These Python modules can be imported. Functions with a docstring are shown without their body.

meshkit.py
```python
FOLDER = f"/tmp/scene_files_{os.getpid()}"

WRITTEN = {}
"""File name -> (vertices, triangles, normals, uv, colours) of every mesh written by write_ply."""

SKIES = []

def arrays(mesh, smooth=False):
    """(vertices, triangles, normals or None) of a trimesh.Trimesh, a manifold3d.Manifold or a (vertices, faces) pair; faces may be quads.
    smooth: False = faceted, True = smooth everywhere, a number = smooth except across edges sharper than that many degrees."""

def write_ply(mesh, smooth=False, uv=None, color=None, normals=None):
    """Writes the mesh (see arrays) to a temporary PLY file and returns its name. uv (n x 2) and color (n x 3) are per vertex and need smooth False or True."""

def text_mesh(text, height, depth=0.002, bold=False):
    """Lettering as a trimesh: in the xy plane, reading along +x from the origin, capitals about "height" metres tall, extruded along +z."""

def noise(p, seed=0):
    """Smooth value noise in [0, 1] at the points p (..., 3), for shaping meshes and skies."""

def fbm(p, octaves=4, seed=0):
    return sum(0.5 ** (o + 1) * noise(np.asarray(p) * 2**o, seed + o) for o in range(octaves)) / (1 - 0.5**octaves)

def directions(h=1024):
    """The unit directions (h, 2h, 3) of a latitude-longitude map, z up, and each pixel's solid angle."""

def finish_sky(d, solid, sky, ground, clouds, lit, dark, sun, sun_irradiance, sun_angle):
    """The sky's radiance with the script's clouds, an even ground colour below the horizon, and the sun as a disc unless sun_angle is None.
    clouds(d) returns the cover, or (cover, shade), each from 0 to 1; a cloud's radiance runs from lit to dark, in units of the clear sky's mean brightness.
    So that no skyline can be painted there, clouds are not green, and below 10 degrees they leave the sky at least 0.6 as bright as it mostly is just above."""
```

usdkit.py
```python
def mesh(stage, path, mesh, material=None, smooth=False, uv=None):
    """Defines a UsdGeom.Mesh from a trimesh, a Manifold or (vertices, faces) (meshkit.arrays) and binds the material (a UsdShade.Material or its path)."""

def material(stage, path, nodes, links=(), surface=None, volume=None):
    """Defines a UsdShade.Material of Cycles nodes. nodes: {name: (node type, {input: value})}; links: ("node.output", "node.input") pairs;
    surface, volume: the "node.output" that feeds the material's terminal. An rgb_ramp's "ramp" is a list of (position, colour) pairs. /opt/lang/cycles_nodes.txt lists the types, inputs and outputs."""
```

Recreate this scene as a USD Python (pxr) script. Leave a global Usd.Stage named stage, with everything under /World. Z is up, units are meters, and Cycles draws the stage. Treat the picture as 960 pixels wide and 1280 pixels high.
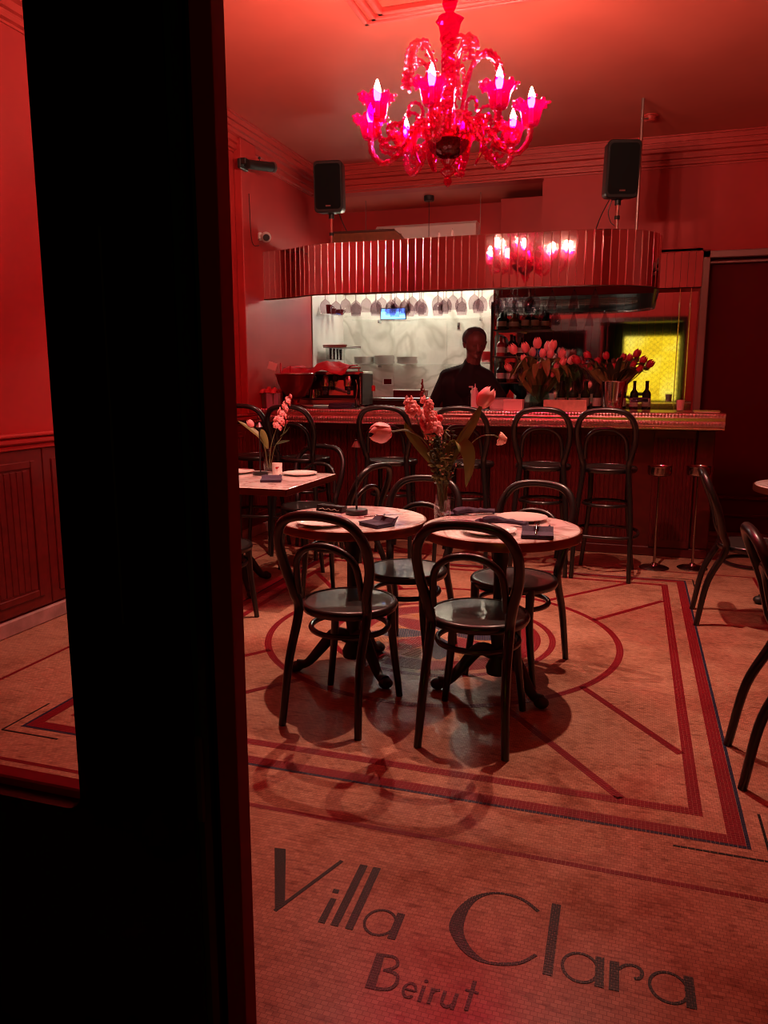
import math, random
import numpy as np, trimesh, manifold3d, usdkit, meshkit
from shapely.geometry import Polygon, box as sbox, LineString, Point
from shapely.ops import unary_union
from shapely import affinity
from pxr import Usd, UsdGeom, UsdLux, UsdShade, Gf, Sdf

stage = Usd.Stage.CreateInMemory()
UsdGeom.SetStageUpAxis(stage, UsdGeom.Tokens.z)
UsdGeom.SetStageMetersPerUnit(stage, 1.0)
stage.SetDefaultPrim(UsdGeom.Xform.Define(stage, '/World').GetPrim())
UsdGeom.Scope.Define(stage, '/World/Looks')
rnd = random.Random(7)
PI = math.pi

# ---------------------------------------------------------------- camera, sky, large lights, exposure
EXPOSURE = 0.25
cam = UsdGeom.Camera.Define(stage, '/World/camera')
_p, _y = math.radians(9.83), math.radians(17.9)
_f = np.array([-math.sin(_y) * math.cos(_p), math.cos(_y) * math.cos(_p), -math.sin(_p)])
_r = np.array([math.cos(_y), math.sin(_y), 0.0])
_u = np.cross(_r, _f)
_m = Gf.Matrix4d(*_r, 0, *_u, 0, *(-_f), 0, 0, 0, 1.39, 1)
cam.AddTransformOp().Set(_m)
cam.CreateFocalLengthAttr(26.0)
cam.CreateHorizontalApertureAttr(26.0 * 960 / 961)
cam.CreateVerticalApertureAttr(26.0 * 1280 / 961)
cam.CreateClippingRangeAttr(Gf.Vec2f(0.02, 200))
cam.CreateExposureAttr(EXPOSURE)

sky = UsdLux.DomeLight.Define(stage, '/World/night_sky')      # the street outside at night
sky.CreateColorAttr(Gf.Vec3f(0.5, 0.6, 1.0)); sky.CreateIntensityAttr(0.0006)

BULB_POWER = 700.0            # emission strength of the chandelier's candle bulbs
BULB_COLOR = (1.0, 0.56, 0.40)
KITCHEN_POWER = 72.0          # the white tube lamp over the back counter

SPOT_POWER = 16500.0          # two recessed ceiling spots beside the chandelier, whose crisp table shadows lie on the floor
SPOTS = ((-1.71, 4.20), (-.19, 4.25))
for k, (x, y) in enumerate(SPOTS):
    spot = UsdLux.DiskLight.Define(stage, f'/World/recessed_light_{k + 1}')
    spot.CreateRadiusAttr(.022); spot.CreateIntensityAttr(SPOT_POWER); spot.CreateColorAttr(Gf.Vec3f(1.0, .55, .40)); spot.AddTranslateOp().Set(Gf.Vec3d(x, y, 3.508))

# ---------------------------------------------------------------- helpers
used = {}
def numbered(parent, name):
    k = (parent, name); n = used.get(k, 0); used[k] = n + 1
    return name if n == 0 else f'{name}_{n:03d}'
ORD = ['first', 'second', 'third', 'fourth', 'fifth', 'sixth', 'seventh', 'eighth', 'ninth', 'tenth', 'eleventh', 'twelfth', 'thirteenth', 'fourteenth', 'fifteenth', 'sixteenth']
def ordinals(points):
    """The rank of each point from left to right as seen from the door."""
    o = sorted(range(len(points)), key=lambda i: points[i][0] / points[i][1]); r = [0] * len(points)
    for k, i in enumerate(o): r[i] = k
    return [ORD[k] for k in r]
def path_of(parent):
    return '/World' if parent is None else str(parent.GetPath())
def tag(o, label=None, cat=None, group=None, kind=None):
    for k, v in (('label', label), ('category', cat), ('group', group), ('kind', kind)):
        if v: o.SetCustomDataByKey(k, v)
    return o
def thing(name, label=None, cat=None, loc=(0, 0, 0), rotz=0, group=None, kind=None, tilt=0, s=1):
    x = UsdGeom.Xform.Define(stage, '/World/' + numbered('/World', name))
    x.AddTranslateOp().Set(Gf.Vec3d(*map(float, loc))); x.AddRotateZOp().Set(float(rotz))
    if tilt: x.AddRotateXOp().Set(float(tilt))
    if s != 1: x.AddScaleOp().Set(Gf.Vec3f(s, s, s))
    return tag(x.GetPrim(), label, cat, group, kind)
def obj(name, mesh, mat, parent=None, smooth=30, label=None, cat=None, group=None, kind=None):
    p = path_of(parent); q = p + '/' + numbered(p, name)
    if isinstance(mesh, list): mesh = cat_m(mesh)
    m = usdkit.mesh(stage, q, mesh, M[mat], smooth=smooth)
    return tag(m.GetPrim(), label, cat, group, kind)
def struct(name, mesh, mat, parent=None, smooth=30):
    return obj(name, mesh, mat, parent, smooth, kind=None if parent is not None else 'structure')
def dup(root, loc, rotz, label=None, group=None, tilt=0, s=1):
    was = root.GetCustomData()
    r = thing(root.GetName().rstrip('0123456789').rstrip('_'), label or was['label'], was['category'], loc, rotz, group or was.get('group'), tilt=tilt, s=s)
    r.GetReferences().AddInternalReference(root.GetPath()); r.SetInstanceable(True)
    return r

def T(v, f): return trimesh.Trimesh(np.asarray(v, float), np.asarray(f, int), process=False)
def cat_m(ms): return trimesh.util.concatenate(ms)
def box(x0, x1, y0, y1, z0, z1, c=0.0):
    """A box with chamfered edges."""
    if c <= 0:
        m = trimesh.creation.box([x1 - x0, y1 - y0, z1 - z0]); m.apply_translation([(x0 + x1) / 2, (y0 + y1) / 2, (z0 + z1) / 2]); return m
    c = min(c, .45 * min(x1 - x0, y1 - y0, z1 - z0))
    lo, hi, pts = np.array([x0, y0, z0]), np.array([x1, y1, z1]), []
    for s in np.ndindex(2, 2, 2):
        for k in range(3):
            p = np.where(np.array(s) == 1, hi, lo).astype(float)
            for j in range(3):
                if j != k: p[j] += c if s[j] == 0 else -c
            pts.append(p)
    return trimesh.convex.convex_hull(np.array(pts))
def cbox(cx, cy, cz, sx, sy, sz, c=0.0): return box(cx - sx / 2, cx + sx / 2, cy - sy / 2, cy + sy / 2, cz - sz / 2, cz + sz / 2, c)
def spline(pts, n=40, closed=False):
    """Catmull-Rom through the points."""
    P = np.asarray(pts, float)
    if closed: P = np.vstack([P[-1], P, P[0], P[1]])
    else: P = np.vstack([2 * P[0] - P[1], P, 2 * P[-1] - P[-2]])
    k = len(P) - 3; t = np.linspace(0, k, n, endpoint=not closed); i = np.minimum(t.astype(int), k - 1); u = (t - i)[:, None]
    a, b, c, d = P[i], P[i + 1], P[i + 2], P[i + 3]
    return .5 * (2 * b + (c - a) * u + (2 * a - 5 * b + 4 * c - d) * u * u + (3 * b - a - 3 * c + d) * u ** 3)
def tube(path, r, n=8, closed=False, flat=1.0, up=None):
    """Sweeps a circle (an ellipse when flat is not 1) along a path by parallel transport."""
    P = np.asarray(path, float); m = len(P); R = np.broadcast_to(np.asarray(r, float), m)
    if closed: tg = np.roll(P, -1, 0) - np.roll(P, 1, 0)
    else: tg = np.gradient(P, axis=0)
    tg /= np.maximum(np.linalg.norm(tg, axis=1, keepdims=True), 1e-9)
    a = np.array(up, float) if up is not None else (np.array([0, 0, 1.]) if abs(tg[0][2]) < .9 else np.array([1., 0, 0]))
    a = a - tg[0] * (a @ tg[0]); a /= np.linalg.norm(a)
    ang = np.arange(n) * 2 * PI / n; V = []
    for i in range(m):
        a = a - tg[i] * (a @ tg[i]); a /= np.linalg.norm(a); b = np.cross(tg[i], a)
        V.append(P[i] + R[i] * (np.cos(ang)[:, None] * a * flat + np.sin(ang)[:, None] * b))
    V = np.vstack(V); F = []
    for i in range(m if closed else m - 1):
        j = (i + 1) % m
        for k in range(n):
            l = (k + 1) % n
            F += [[i * n + k, i * n + l, j * n + l], [i * n + k, j * n + l, j * n + k]]
    if not closed:
        c0, c1 = len(V), len(V) + 1; V = np.vstack([V, P[0], P[-1]])
        for k in range(n):
            l = (k + 1) % n
            F += [[c0, l, k], [c1, (m - 1) * n + k, (m - 1) * n + l]]
    return T(V, F)
def lathe(prof, n=24, cap=True):
    """Revolves (radius, z) pairs about z; wavy rims can be shaped afterwards."""
    prof = np.asarray(prof, float); m = len(prof); ang = np.arange(n) * 2 * PI / n
    V = np.vstack([np.c_[r * np.cos(ang), r * np.sin(ang), np.full(n, z)] for r, z in prof]); F = []
    for i in range(m - 1):
        for k in range(n):
            l = (k + 1) % n
            F += [[i * n + k, i * n + l, (i + 1) * n + l], [i * n + k, (i + 1) * n + l, (i + 1) * n + k]]
    if cap:
        c0 = len(V); V = np.vstack([V, [0, 0, prof[0][1]], [0, 0, prof[-1][1]]])
        for k in range(n):
            l = (k + 1) % n
            F += [[c0, l, k], [c0 + 1, (m - 1) * n + k, (m - 1) * n + l]]
    return T(V, F)
def mv(m, x=0, y=0, z=0, rz=0, rx=0, ry=0, s=1.0):
    m = m.copy()
    if np.ndim(s) or s != 1.0: m.apply_scale(s)
    for a, ax in ((rx, [1, 0, 0]), (ry, [0, 1, 0]), (rz, [0, 0, 1])):
        if a: m.apply_transform(trimesh.transformations.rotation_matrix(math.radians(a), ax))
    m.apply_translation([x, y, z]); return m
def extrude(poly, z0, z1):
    ps = getattr(poly, 'geoms', [poly]); out = []
    for g in ps:
        if g.geom_type == 'Polygon' and g.area > 1e-7:
            m = trimesh.creation.extrude_polygon(g, z1 - z0, engine='earcut'); m.apply_translation([0, 0, z0]); out.append(m)
    return cat_m(out)
def prism_x(prof, x0, x1):
    """Extrudes a (y, z) outline along x."""
    m = extrude(Polygon(prof), 0, x1 - x0); v = m.vertices.copy(); m.vertices = np.c_[v[:, 2] + x0, v[:, 0], v[:, 1]]; return m
def prism_y(prof, y0, y1):
    """Extrudes an (x, z) outline along y."""
    m = extrude(Polygon(prof), 0, y1 - y0); v = m.vertices.copy(); m.vertices = np.c_[v[:, 0], v[:, 2] + y0, v[:, 1]]; m.invert(); return m
def ico(r, c=(0, 0, 0), sub=2, s=(1, 1, 1)):
    m = trimesh.creation.icosphere(sub, r); m.apply_scale(s); m.apply_translation(c); return m
def hullchain(bones, edge=.02, it=12):
    """Smooth body from bones ((p, r), (q, s)): hulls of spheres, joined, refined and smoothed."""
    parts = []
    for (p, a), (q, b) in bones:
        s1 = manifold3d.Manifold.sphere(a, 16).translate(list(map(float, p))); s2 = manifold3d.Manifold.sphere(b, 16).translate(list(map(float, q)))
        parts.append(manifold3d.Manifold.batch_hull([s1, s2]))
    m = manifold3d.Manifold.batch_boolean(parts, manifold3d.OpType.Add).refine_to_length(edge)
    v, f, _ = meshkit.arrays(m); t = trimesh.Trimesh(v, f)
    if it: trimesh.smoothing.filter_taubin(t, iterations=it)
    return t
def leaf(path, width, thick=.0015, fold=.25, n=14, side=None):
    """A long leaf along a path: tapered, folded along its middle, with a real thickness."""
    P = spline(path, n); tg = np.gradient(P, axis=0); tg /= np.linalg.norm(tg, axis=1, keepdims=True)
    s = np.array(side if side is not None else [1, .3, 0], float); V, F = [], []
    for i in range(n):
        t = i / (n - 1); w = width * (math.sin(PI * min(1, t * .93 + .07)) ** .75) * .5
        a = s - tg[i] * (s @ tg[i]); a /= np.linalg.norm(a); b = np.cross(tg[i], a)
        for k, u in enumerate((-1, -.5, 0, .5, 1)):
            V.append(P[i] + a * w * u + b * (abs(u) * w * fold))
    V = np.array(V); nn = len(V); W = V + np.array([0, 0, thick]); 
    for i in range(n - 1):
        for k in range(4):
            q = [i * 5 + k, i * 5 + k + 1, (i + 1) * 5 + k + 1, (i + 1) * 5 + k]
            F += [[q[0], q[1], q[2]], [q[0], q[2], q[3]], [nn + q[0], nn + q[2], nn + q[1]], [nn + q[0], nn + q[3], nn + q[2]]]
        for k in (0, 4):
            a, b = i * 5 + k, (i + 1) * 5 + k
            F += [[a, b, nn + b], [a, nn + b, nn + a]]
    return T(np.vstack([V, W]), F)

# ---------------------------------------------------------------- materials
M = {}
def pbr(name, color, rough=.5, metal=0.0, var=0.0, scale=8.0, bump=0.0, bscale=60.0, coat=0.0, spec=.5, **kw):
    nodes = {'p': ('principled_bsdf', dict(base_color=color, roughness=rough, metallic=metal, coat_weight=coat, specular_ior_level=spec, **kw))}
    links = []
    if var or bump: nodes['g'] = ('texture_coordinate', {})
    if var:
        nodes['n'] = ('noise_texture', dict(scale=scale, detail=5.0, roughness=.6)); links.append(('g.object', 'n.vector'))
        lo = tuple(max(0, c * (1 - var)) for c in color); hi = tuple(min(1, c * (1 + var)) for c in color)
        nodes['r'] = ('rgb_ramp', {'ramp': [(.3, lo), (.7, hi)]}); links += [('n.fac', 'r.fac'), ('r.color', 'p.base_color')]
    if bump:
        nodes['bn'] = ('noise_texture', dict(scale=bscale, detail=3.0)); nodes['b'] = ('bump', dict(strength=bump, distance=.004))
        links += [('g.object', 'bn.vector'), ('bn.fac', 'b.height'), ('b.normal', 'p.normal')]
    M[name] = usdkit.material(stage, '/World/Looks/' + name, nodes, links, surface='p.BSDF')
def emit(name, color, strength):
    M[name] = usdkit.material(stage, '/World/Looks/' + name, {'e': ('emission', dict(color=color, strength=strength))}, [], surface='e.emission')
def clear(name, tint=(1, 1, 1), gloss=(1, 1, 1), rough=.02, ior=1.45, body=None, bodyw=.0):
    """Thin glass: transparent mixed with glossy by fresnel, so that light passes; body adds a translucent share."""
    n = {'t': ('transparent_bsdf', dict(color=tint)), 'g': ('glossy_bsdf', dict(color=gloss, roughness=rough)), 'f': ('fresnel', dict(IOR=ior)), 'm': ('mix_closure', {}),
         'ge': ('geometry', {}), 'iv': ('math', dict(math_type='subtract', value1=1.0)), 'mu': ('math', dict(math_type='multiply'))}   # the sheen is on the outer faces only
    l = [('mu.value', 'm.fac'), ('t.BSDF', 'm.closure1'), ('g.BSDF', 'm.closure2'), ('ge.backfacing', 'iv.value2'), ('f.fac', 'mu.value1'), ('iv.value', 'mu.value2')]; out = 'm.closure'
    if body:
        n['d'] = ('translucent_bsdf', dict(color=body)); n['d2'] = ('diffuse_bsdf', dict(color=body)); n['dm'] = ('mix_closure', dict(fac=.4)); n['m2'] = ('mix_closure', dict(fac=bodyw))
        l += [('d.BSDF', 'dm.closure1'), ('d2.BSDF', 'dm.closure2'), ('t.BSDF', 'm2.closure1'), ('dm.closure', 'm2.closure2')]
        l[1] = ('m2.closure', 'm.closure1')
    M[name] = usdkit.material(stage, '/World/Looks/' + name, n, l, surface=out)

pbr('wall_red', (.42, .030, .030), .5, spec=.3, var=.10, scale=1.6, bump=.05, bscale=14)
pbr('ceiling_red', (.50, .085, .060), .6, var=.08, scale=1.2)
pbr('trim_red', (.44, .040, .035), .4)
pbr('wainscot_red', (.14, .010, .010), .35, var=.2, scale=20)
pbr('dark_red_panel', (.105, .002, .006), .6, spec=.15)
pbr('bar_wood_red', (.085, .007, .008), .40, spec=.3, var=.2, scale=14)
pbr('door_black', (.006, .005, .004), .32, spec=.4)
pbr('door_gold', (.10, .06, .025), .35, metal=.6)
pbr('door_red', (.24, .004, .026), .6, spec=.2)
pbr('black_bentwood', (.007, .006, .006), .33, coat=.3)
pbr('black_seat', (.026, .027, .026), .30, coat=.6, var=.15, scale=40)
pbr('black_plastic', (.012, .012, .012), .4)
pbr('speaker_mesh', (.006, .006, .006), .7, spec=.06)
pbr('cast_iron', (.012, .010, .009), .55, bump=.15, bscale=90)
pbr('chrome', (.75, .72, .70), .12, metal=1.0)
pbr('dark_chrome', (.32, .26, .25), .15, metal=1.0)
pbr('steel', (.55, .55, .53), .25, metal=1.0)
pbr('mirror', (.80, .78, .77), .035, metal=1.0)
pbr('mirror_edge', (.92, .84, .80), .16, metal=1.0)
pbr('frame_metal', (.34, .20, .19), .5, metal=.5)
pbr('zinc', (.85, .62, .62), .22, metal=1.0, var=.15, scale=30)
pbr('brass_edge', (.30, .10, .06), .3, metal=.85)
pbr('white_china', (.88, .84, .80), .22, coat=.3)
pbr('white_plastic', (.78, .76, .73), .4)
pbr('napkin_purple', (.060, .045, .085), .85, var=.2, scale=120, bump=.2, bscale=300)
pbr('red_cup', (.45, .02, .025), .25, coat=.4)
pbr('red_cloth', (.62, .03, .06), .8)
pbr('red_metal', (.22, .012, .016), .22, metal=.65)
pbr('bottle_dark', (.012, .016, .010), .12)
pbr('bottle_amber', (.16, .045, .012), .15)
pbr('bottle_label', (.70, .62, .55), .6)
pbr('pink_card', (.88, .55, .53), .6)
pbr('lilac_box', (.42, .20, .26), .6)
pbr('pale_wood', (.62, .36, .27), .5, var=.15, scale=25)
pbr('brown_case', (.17, .06, .025), .4, var=.2, scale=20)
pbr('dark_wood', (.05, .018, .012), .4)
pbr('petal_pink', (.90, .30, .31), .55, subsurface_weight=.15, subsurface_scale=.01)
pbr('petal_salmon', (.88, .38, .27), .55)
pbr('petal_rose', (.72, .05, .07), .55)
pbr('petal_deep', (.28, .012, .02), .5)
pbr('petal_wine', (.42, .02, .045), .5)
pbr('petal_pale', (.88, .45, .36), .55)
pbr('skin', (.13, .06, .045), .5)
pbr('sweater_black', (.008, .008, .009), .9, bump=.2, bscale=200)
pbr('trousers_black', (.010, .010, .012), .85)
pbr('hair_grey', (.06, .055, .05), .7)
pbr('grey_plastic', (.25, .25, .24), .5)
pbr('pavement', (.05, .05, .05), .8, var=.2, scale=5)
pbr('baseboard_stone', (.42, .26, .24), .35, var=.3, scale=9)
for nm, c in (('leaf_green', (.24, .24, .07)), ('leaf_dark', (.05, .065, .025)), ('stem_green', (.18, .19, .08))):
    M[nm] = usdkit.material(stage, '/World/Looks/' + nm, {'p': ('principled_bsdf', dict(base_color=c, roughness=.45)), 't': ('translucent_bsdf', dict(color=tuple(1.3 * x for x in c))), 'm': ('mix_closure', dict(fac=.3))},
                            [('p.BSDF', 'm.closure1'), ('t.BSDF', 'm.closure2')], surface='m.closure')
emit('bulb_glow', BULB_COLOR, BULB_POWER)
emit('tube_glow', (1.0, .93, .72), KITCHEN_POWER)
emit('blue_screen', (.10, .30, 1.0), 5.0)
emit('red_led', (1.0, .02, .02), 6.0)
clear('clear_glass', (.93, .95, .94), rough=.02)
clear('vase_glass', (.95, .95, .94), rough=.02, ior=1.75)
clear('rack_glass', (.76, .68, .71), rough=.03, ior=1.9)
clear('window_glass', (.96, .96, .96), rough=.01)
clear('green_glass', (.62, .78, .70), rough=.03)
clear('pink_glass', (.88, .07, .40), (1, .75, .92), .04, 2.0, body=(.60, .003, .20), bodyw=.038)
clear('cup_glass', (.80, .04, .36), (1, .72, .9), .05, 1.7, body=(.55, .002, .20), bodyw=.045)
clear('dark_pink_glass', (.14, .004, .03), (1, .6, .7), .05, 1.7, body=(.08, .002, .012), bodyw=.6)
# lit shop window across the street: yellow glow behind a diagonal lattice
M['yellow_window'] = usdkit.material(stage, '/World/Looks/yellow_window', {
    'g': ('texture_coordinate', {}), 'n': ('noise_texture', dict(scale=1.3, detail=4.0)), 'r': ('rgb_ramp', {'ramp': [(.25, (.55, .28, .005)), (.5, (1, .68, .02)), (.75, (1, .85, .15))]}),
    'e': ('emission', dict(strength=1.35))}, [('g.object', 'n.vector'), ('n.fac', 'r.fac'), ('r.color', 'e.color')], surface='e.emission')
# pink-white veined marble of the table tops
def marble(name, a, b, vein, scale, rough):
    M[name] = usdkit.material(stage, '/World/Looks/' + name, {
        'g': ('texture_coordinate', {}), 'n': ('noise_texture', dict(scale=scale, detail=8.0, roughness=.6, distortion=1.2)), 'n2': ('noise_texture', dict(scale=scale * .45, detail=3.0, distortion=2.5)),
        'r': ('rgb_ramp', {'ramp': [(.3, b), (.55, a), (.8, a)]}), 'v': ('rgb_ramp', {'ramp': [(.44, (1, 1, 1)), (.495, vein), (.505, vein), (.56, (1, 1, 1))]}),
        'x': ('mix_color', dict(blend_type='multiply', fac=.7)), 'p': ('principled_bsdf', dict(roughness=rough, coat_weight=.5, coat_roughness=.02))},
        [('g.object', 'n.vector'), ('g.object', 'n2.vector'), ('n.fac', 'r.fac'), ('n2.fac', 'v.fac'), ('r.color', 'x.a'), ('v.color', 'x.b'), ('x.result', 'p.base_color')], surface='p.BSDF')
marble('table_marble', (.93, .87, .84), (.82, .68, .64), (.60, .45, .42), 7, .16)
marble('kitchen_marble', (.80, .79, .74), (.66, .65, .60), (.62, .61, .57), 2.2, .25)
# beige mosaic field: small laid rows of tesserae with fine joints and soft tone drift
M['mosaic_field'] = usdkit.material(stage, '/World/Looks/mosaic_field', {
    'g': ('geometry', {}), 'wn': ('noise_texture', dict(scale=3.0, detail=2.0)), 'ws': ('vector_math', dict(math_type='scale', scale=.02)), 'wa': ('vector_math', dict(math_type='add')),
    'b': ('brick_texture', dict(scale=1.0, color1=(.50, .265, .175), color2=(.37, .175, .115), mortar=(.25, .115, .08), mortar_size=.0008, mortar_smooth=.3, bias=-.1, brick_width=.0165, row_height=.0125)),
    'n': ('noise_texture', dict(scale=2.2, detail=6.0, roughness=.65)), 'r': ('rgb_ramp', {'ramp': [(.3, (.55, .42, .40)), (.5, (.88, .84, .82)), (.7, (1, 1, 1))]}),
    'mp': ('mapping', dict(scale=(15, 62, 1))), 'n2': ('noise_texture', dict(scale=1.0, detail=3.0)), 'r2': ('rgb_ramp', {'ramp': [(.30, (.50, .38, .36)), (.46, (1, 1, 1))]}),
    'x': ('mix_color', dict(blend_type='multiply', fac=1.0)), 'x2': ('mix_color', dict(blend_type='multiply', fac=.75)),
    'bp': ('bump', dict(strength=.35, distance=.0012, invert=True)), 'rr': ('rgb_ramp', {'ramp': [(.35, (.20, .20, .20)), (.7, (.38, .38, .38))]}),
    'p': ('principled_bsdf', dict(specular_ior_level=.30))},
    [('g.position', 'wn.vector'), ('wn.color', 'ws.vector1'), ('g.position', 'wa.vector1'), ('ws.vector', 'wa.vector2'), ('wa.vector', 'b.vector'), ('g.position', 'n.vector'), ('n.fac', 'r.fac'),
     ('g.position', 'mp.vector'), ('mp.vector', 'n2.vector'), ('n2.fac', 'r2.fac'), ('b.color', 'x.a'), ('r.color', 'x.b'), ('x.result', 'x2.a'), ('r2.color', 'x2.b'), ('x2.result', 'p.base_color'),
     ('b.fac', 'bp.height'), ('bp.normal', 'p.normal'), ('n.fac', 'rr.fac'), ('rr.color', 'p.roughness')], surface='p.BSDF')
def tess(name, c, v=.35):
    lo, hi = tuple(x * (1 - v) for x in c), tuple(min(1, x * (1 + v)) for x in c)
    M[name] = usdkit.material(stage, '/World/Looks/' + name, {'g': ('geometry', {}), 'r': ('rgb_ramp', {'ramp': [(0, lo), (1, hi)]}), 'p': ('principled_bsdf', dict(roughness=.38, specular_ior_level=.3))},
                              [('g.random_per_island', 'r.fac'), ('r.color', 'p.base_color')], surface='p.BSDF')
tess('tessera_red', (.27, .009, .020)); tess('tessera_blue', (.028, .032, .075)); tess('tessera_black', (.014, .012, .012)); tess('tessera_brown', (.060, .016, .020)); tess('tessera_ochre', (.52, .22, .08))
# ================================================================ THE SETTING
XL, XR, YB, YF, ZC = -3.21, 3.0, 7.55, 1.0, 3.44      # left wall, right wall, back wall, front wall, ceiling
YK = 8.40                                            # back of the kitchen recess

# ---- floor: mosaic field with laid bands, rings and lettering
floor = thing('floor', kind='structure')
obj('mosaic_field', box(-4.0, XR + .1, .2, YK + .1, -.06, 0.0), 'mosaic_field', floor, smooth=False)
def tile_mesh(quads, z=.0009):
    q = np.asarray(quads, float); n = len(q); c = q.mean(1, keepdims=True)
    top = np.concatenate([c + (q - c) * .93, np.full((n, 4, 1), z)], 2); bot = np.concatenate([q, np.full((n, 4, 1), -.001)], 2)
    V = np.concatenate([top, bot], 1).reshape(-1, 3); o = (np.arange(n) * 8)[:, None, None]
    f = np.array([[0, 1, 2], [0, 2, 3], [4, 5, 1], [4, 1, 0], [5, 6, 2], [5, 2, 1], [6, 7, 3], [6, 3, 2], [7, 4, 0], [7, 0, 3]])
    return T(V, (f[None] + o).reshape(-1, 3))
def band(path, width, rows, step=.0125, closed=False):
    """Quads of tesserae along a path (its left edge is +width/2)."""
    P = np.asarray(path, float)
    if closed: P = np.vstack([P, P[0]])
    L = LineString(P); n = max(1, int(L.length / step)); d = np.linspace(0, L.length, n + 1); out = []
    C = np.array([L.interpolate(t).coords[0] for t in d])
    tg = np.gradient(C, axis=0) if not (closed or len(P) > 2) else np.gradient(C, axis=0); tg /= np.linalg.norm(tg, axis=1, keepdims=True)
    if closed: tg[0] = tg[-1] = (tg[0] + tg[-1]) / np.linalg.norm(tg[0] + tg[-1])
    N = np.c_[-tg[:, 1], tg[:, 0]]
    for i in range(n):
        for r in range(rows):
            a, b = (r / rows - .5) * width, ((r + 1) / rows - .5) * width
            j = [rnd.uniform(-.0006, .0006) for _ in range(4)]
            out.append([C[i] + N[i] * a + tg[i] * j[0], C[i + 1] + N[i + 1] * a - tg[i] * abs(j[1]), C[i + 1] + N[i + 1] * b - tg[i] * abs(j[2]), C[i] + N[i] * b + tg[i] * j[3]])
    return out
CX, CY = -.95, 3.967
def rect(x0, x1, y0, y1): return [(x0, y0), (x1, y0), (x1, y1), (x0, y1)]
def rect_band(x0, x1, y0, y1, width, rows):
    """Mitred frame whose outer edge is the rectangle."""
    h = width / 2; c = rect(x0 + h, x1 - h, y0 + h, y1 - h); q = []
    for k in range(4):
        a, b = np.array(c[k]), np.array(c[(k + 1) % 4]); d = (b - a) / np.linalg.norm(b - a)
        q += band([a - d * h, b - d * h], width, rows)
    return q
obj('outer_border_band', tile_mesh(rect_band(-2.290, .391, 2.345, 5.588, .050, 4)), 'tessera_red', floor, False, 'red mosaic border band')
obj('blue_border_line', tile_mesh(rect_band(-2.303, .404, 2.332, 5.601, .0125, 1)), 'tessera_blue', floor, False, 'dark blue mosaic edge line')
obj('inner_border_band', tile_mesh(rect_band(-2.18, .28, 2.478, 5.456, .042, 3)), 'tessera_red', floor, False, 'red mosaic inner band')
obj('outer_thin_line', tile_mesh(rect_band(-2.775, .875, 2.085, 5.85, .020, 2)), 'tessera_red', floor, False, 'thin red mosaic line')
def circ(r, n=120): return [(CX + r * math.cos(t), CY + r * math.sin(t)) for t in np.arange(n) * 2 * PI / n]
obj('circle_band', tile_mesh(band(circ(.945), .036, 3, closed=True)), 'tessera_red', floor, False, 'large red mosaic circle')
obj('ring_band', tile_mesh(band(circ(.602), .034, 3, closed=True)), 'tessera_red', floor, False)
q = []
for k in range(5): q += band(circ(.41 + .026 * k + .013), .026, 2, closed=True)
obj('medallion_ring', tile_mesh(q), 'tessera_red', floor, False, 'broad red mosaic ring')
q, q2, q3 = [], [], []
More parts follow.
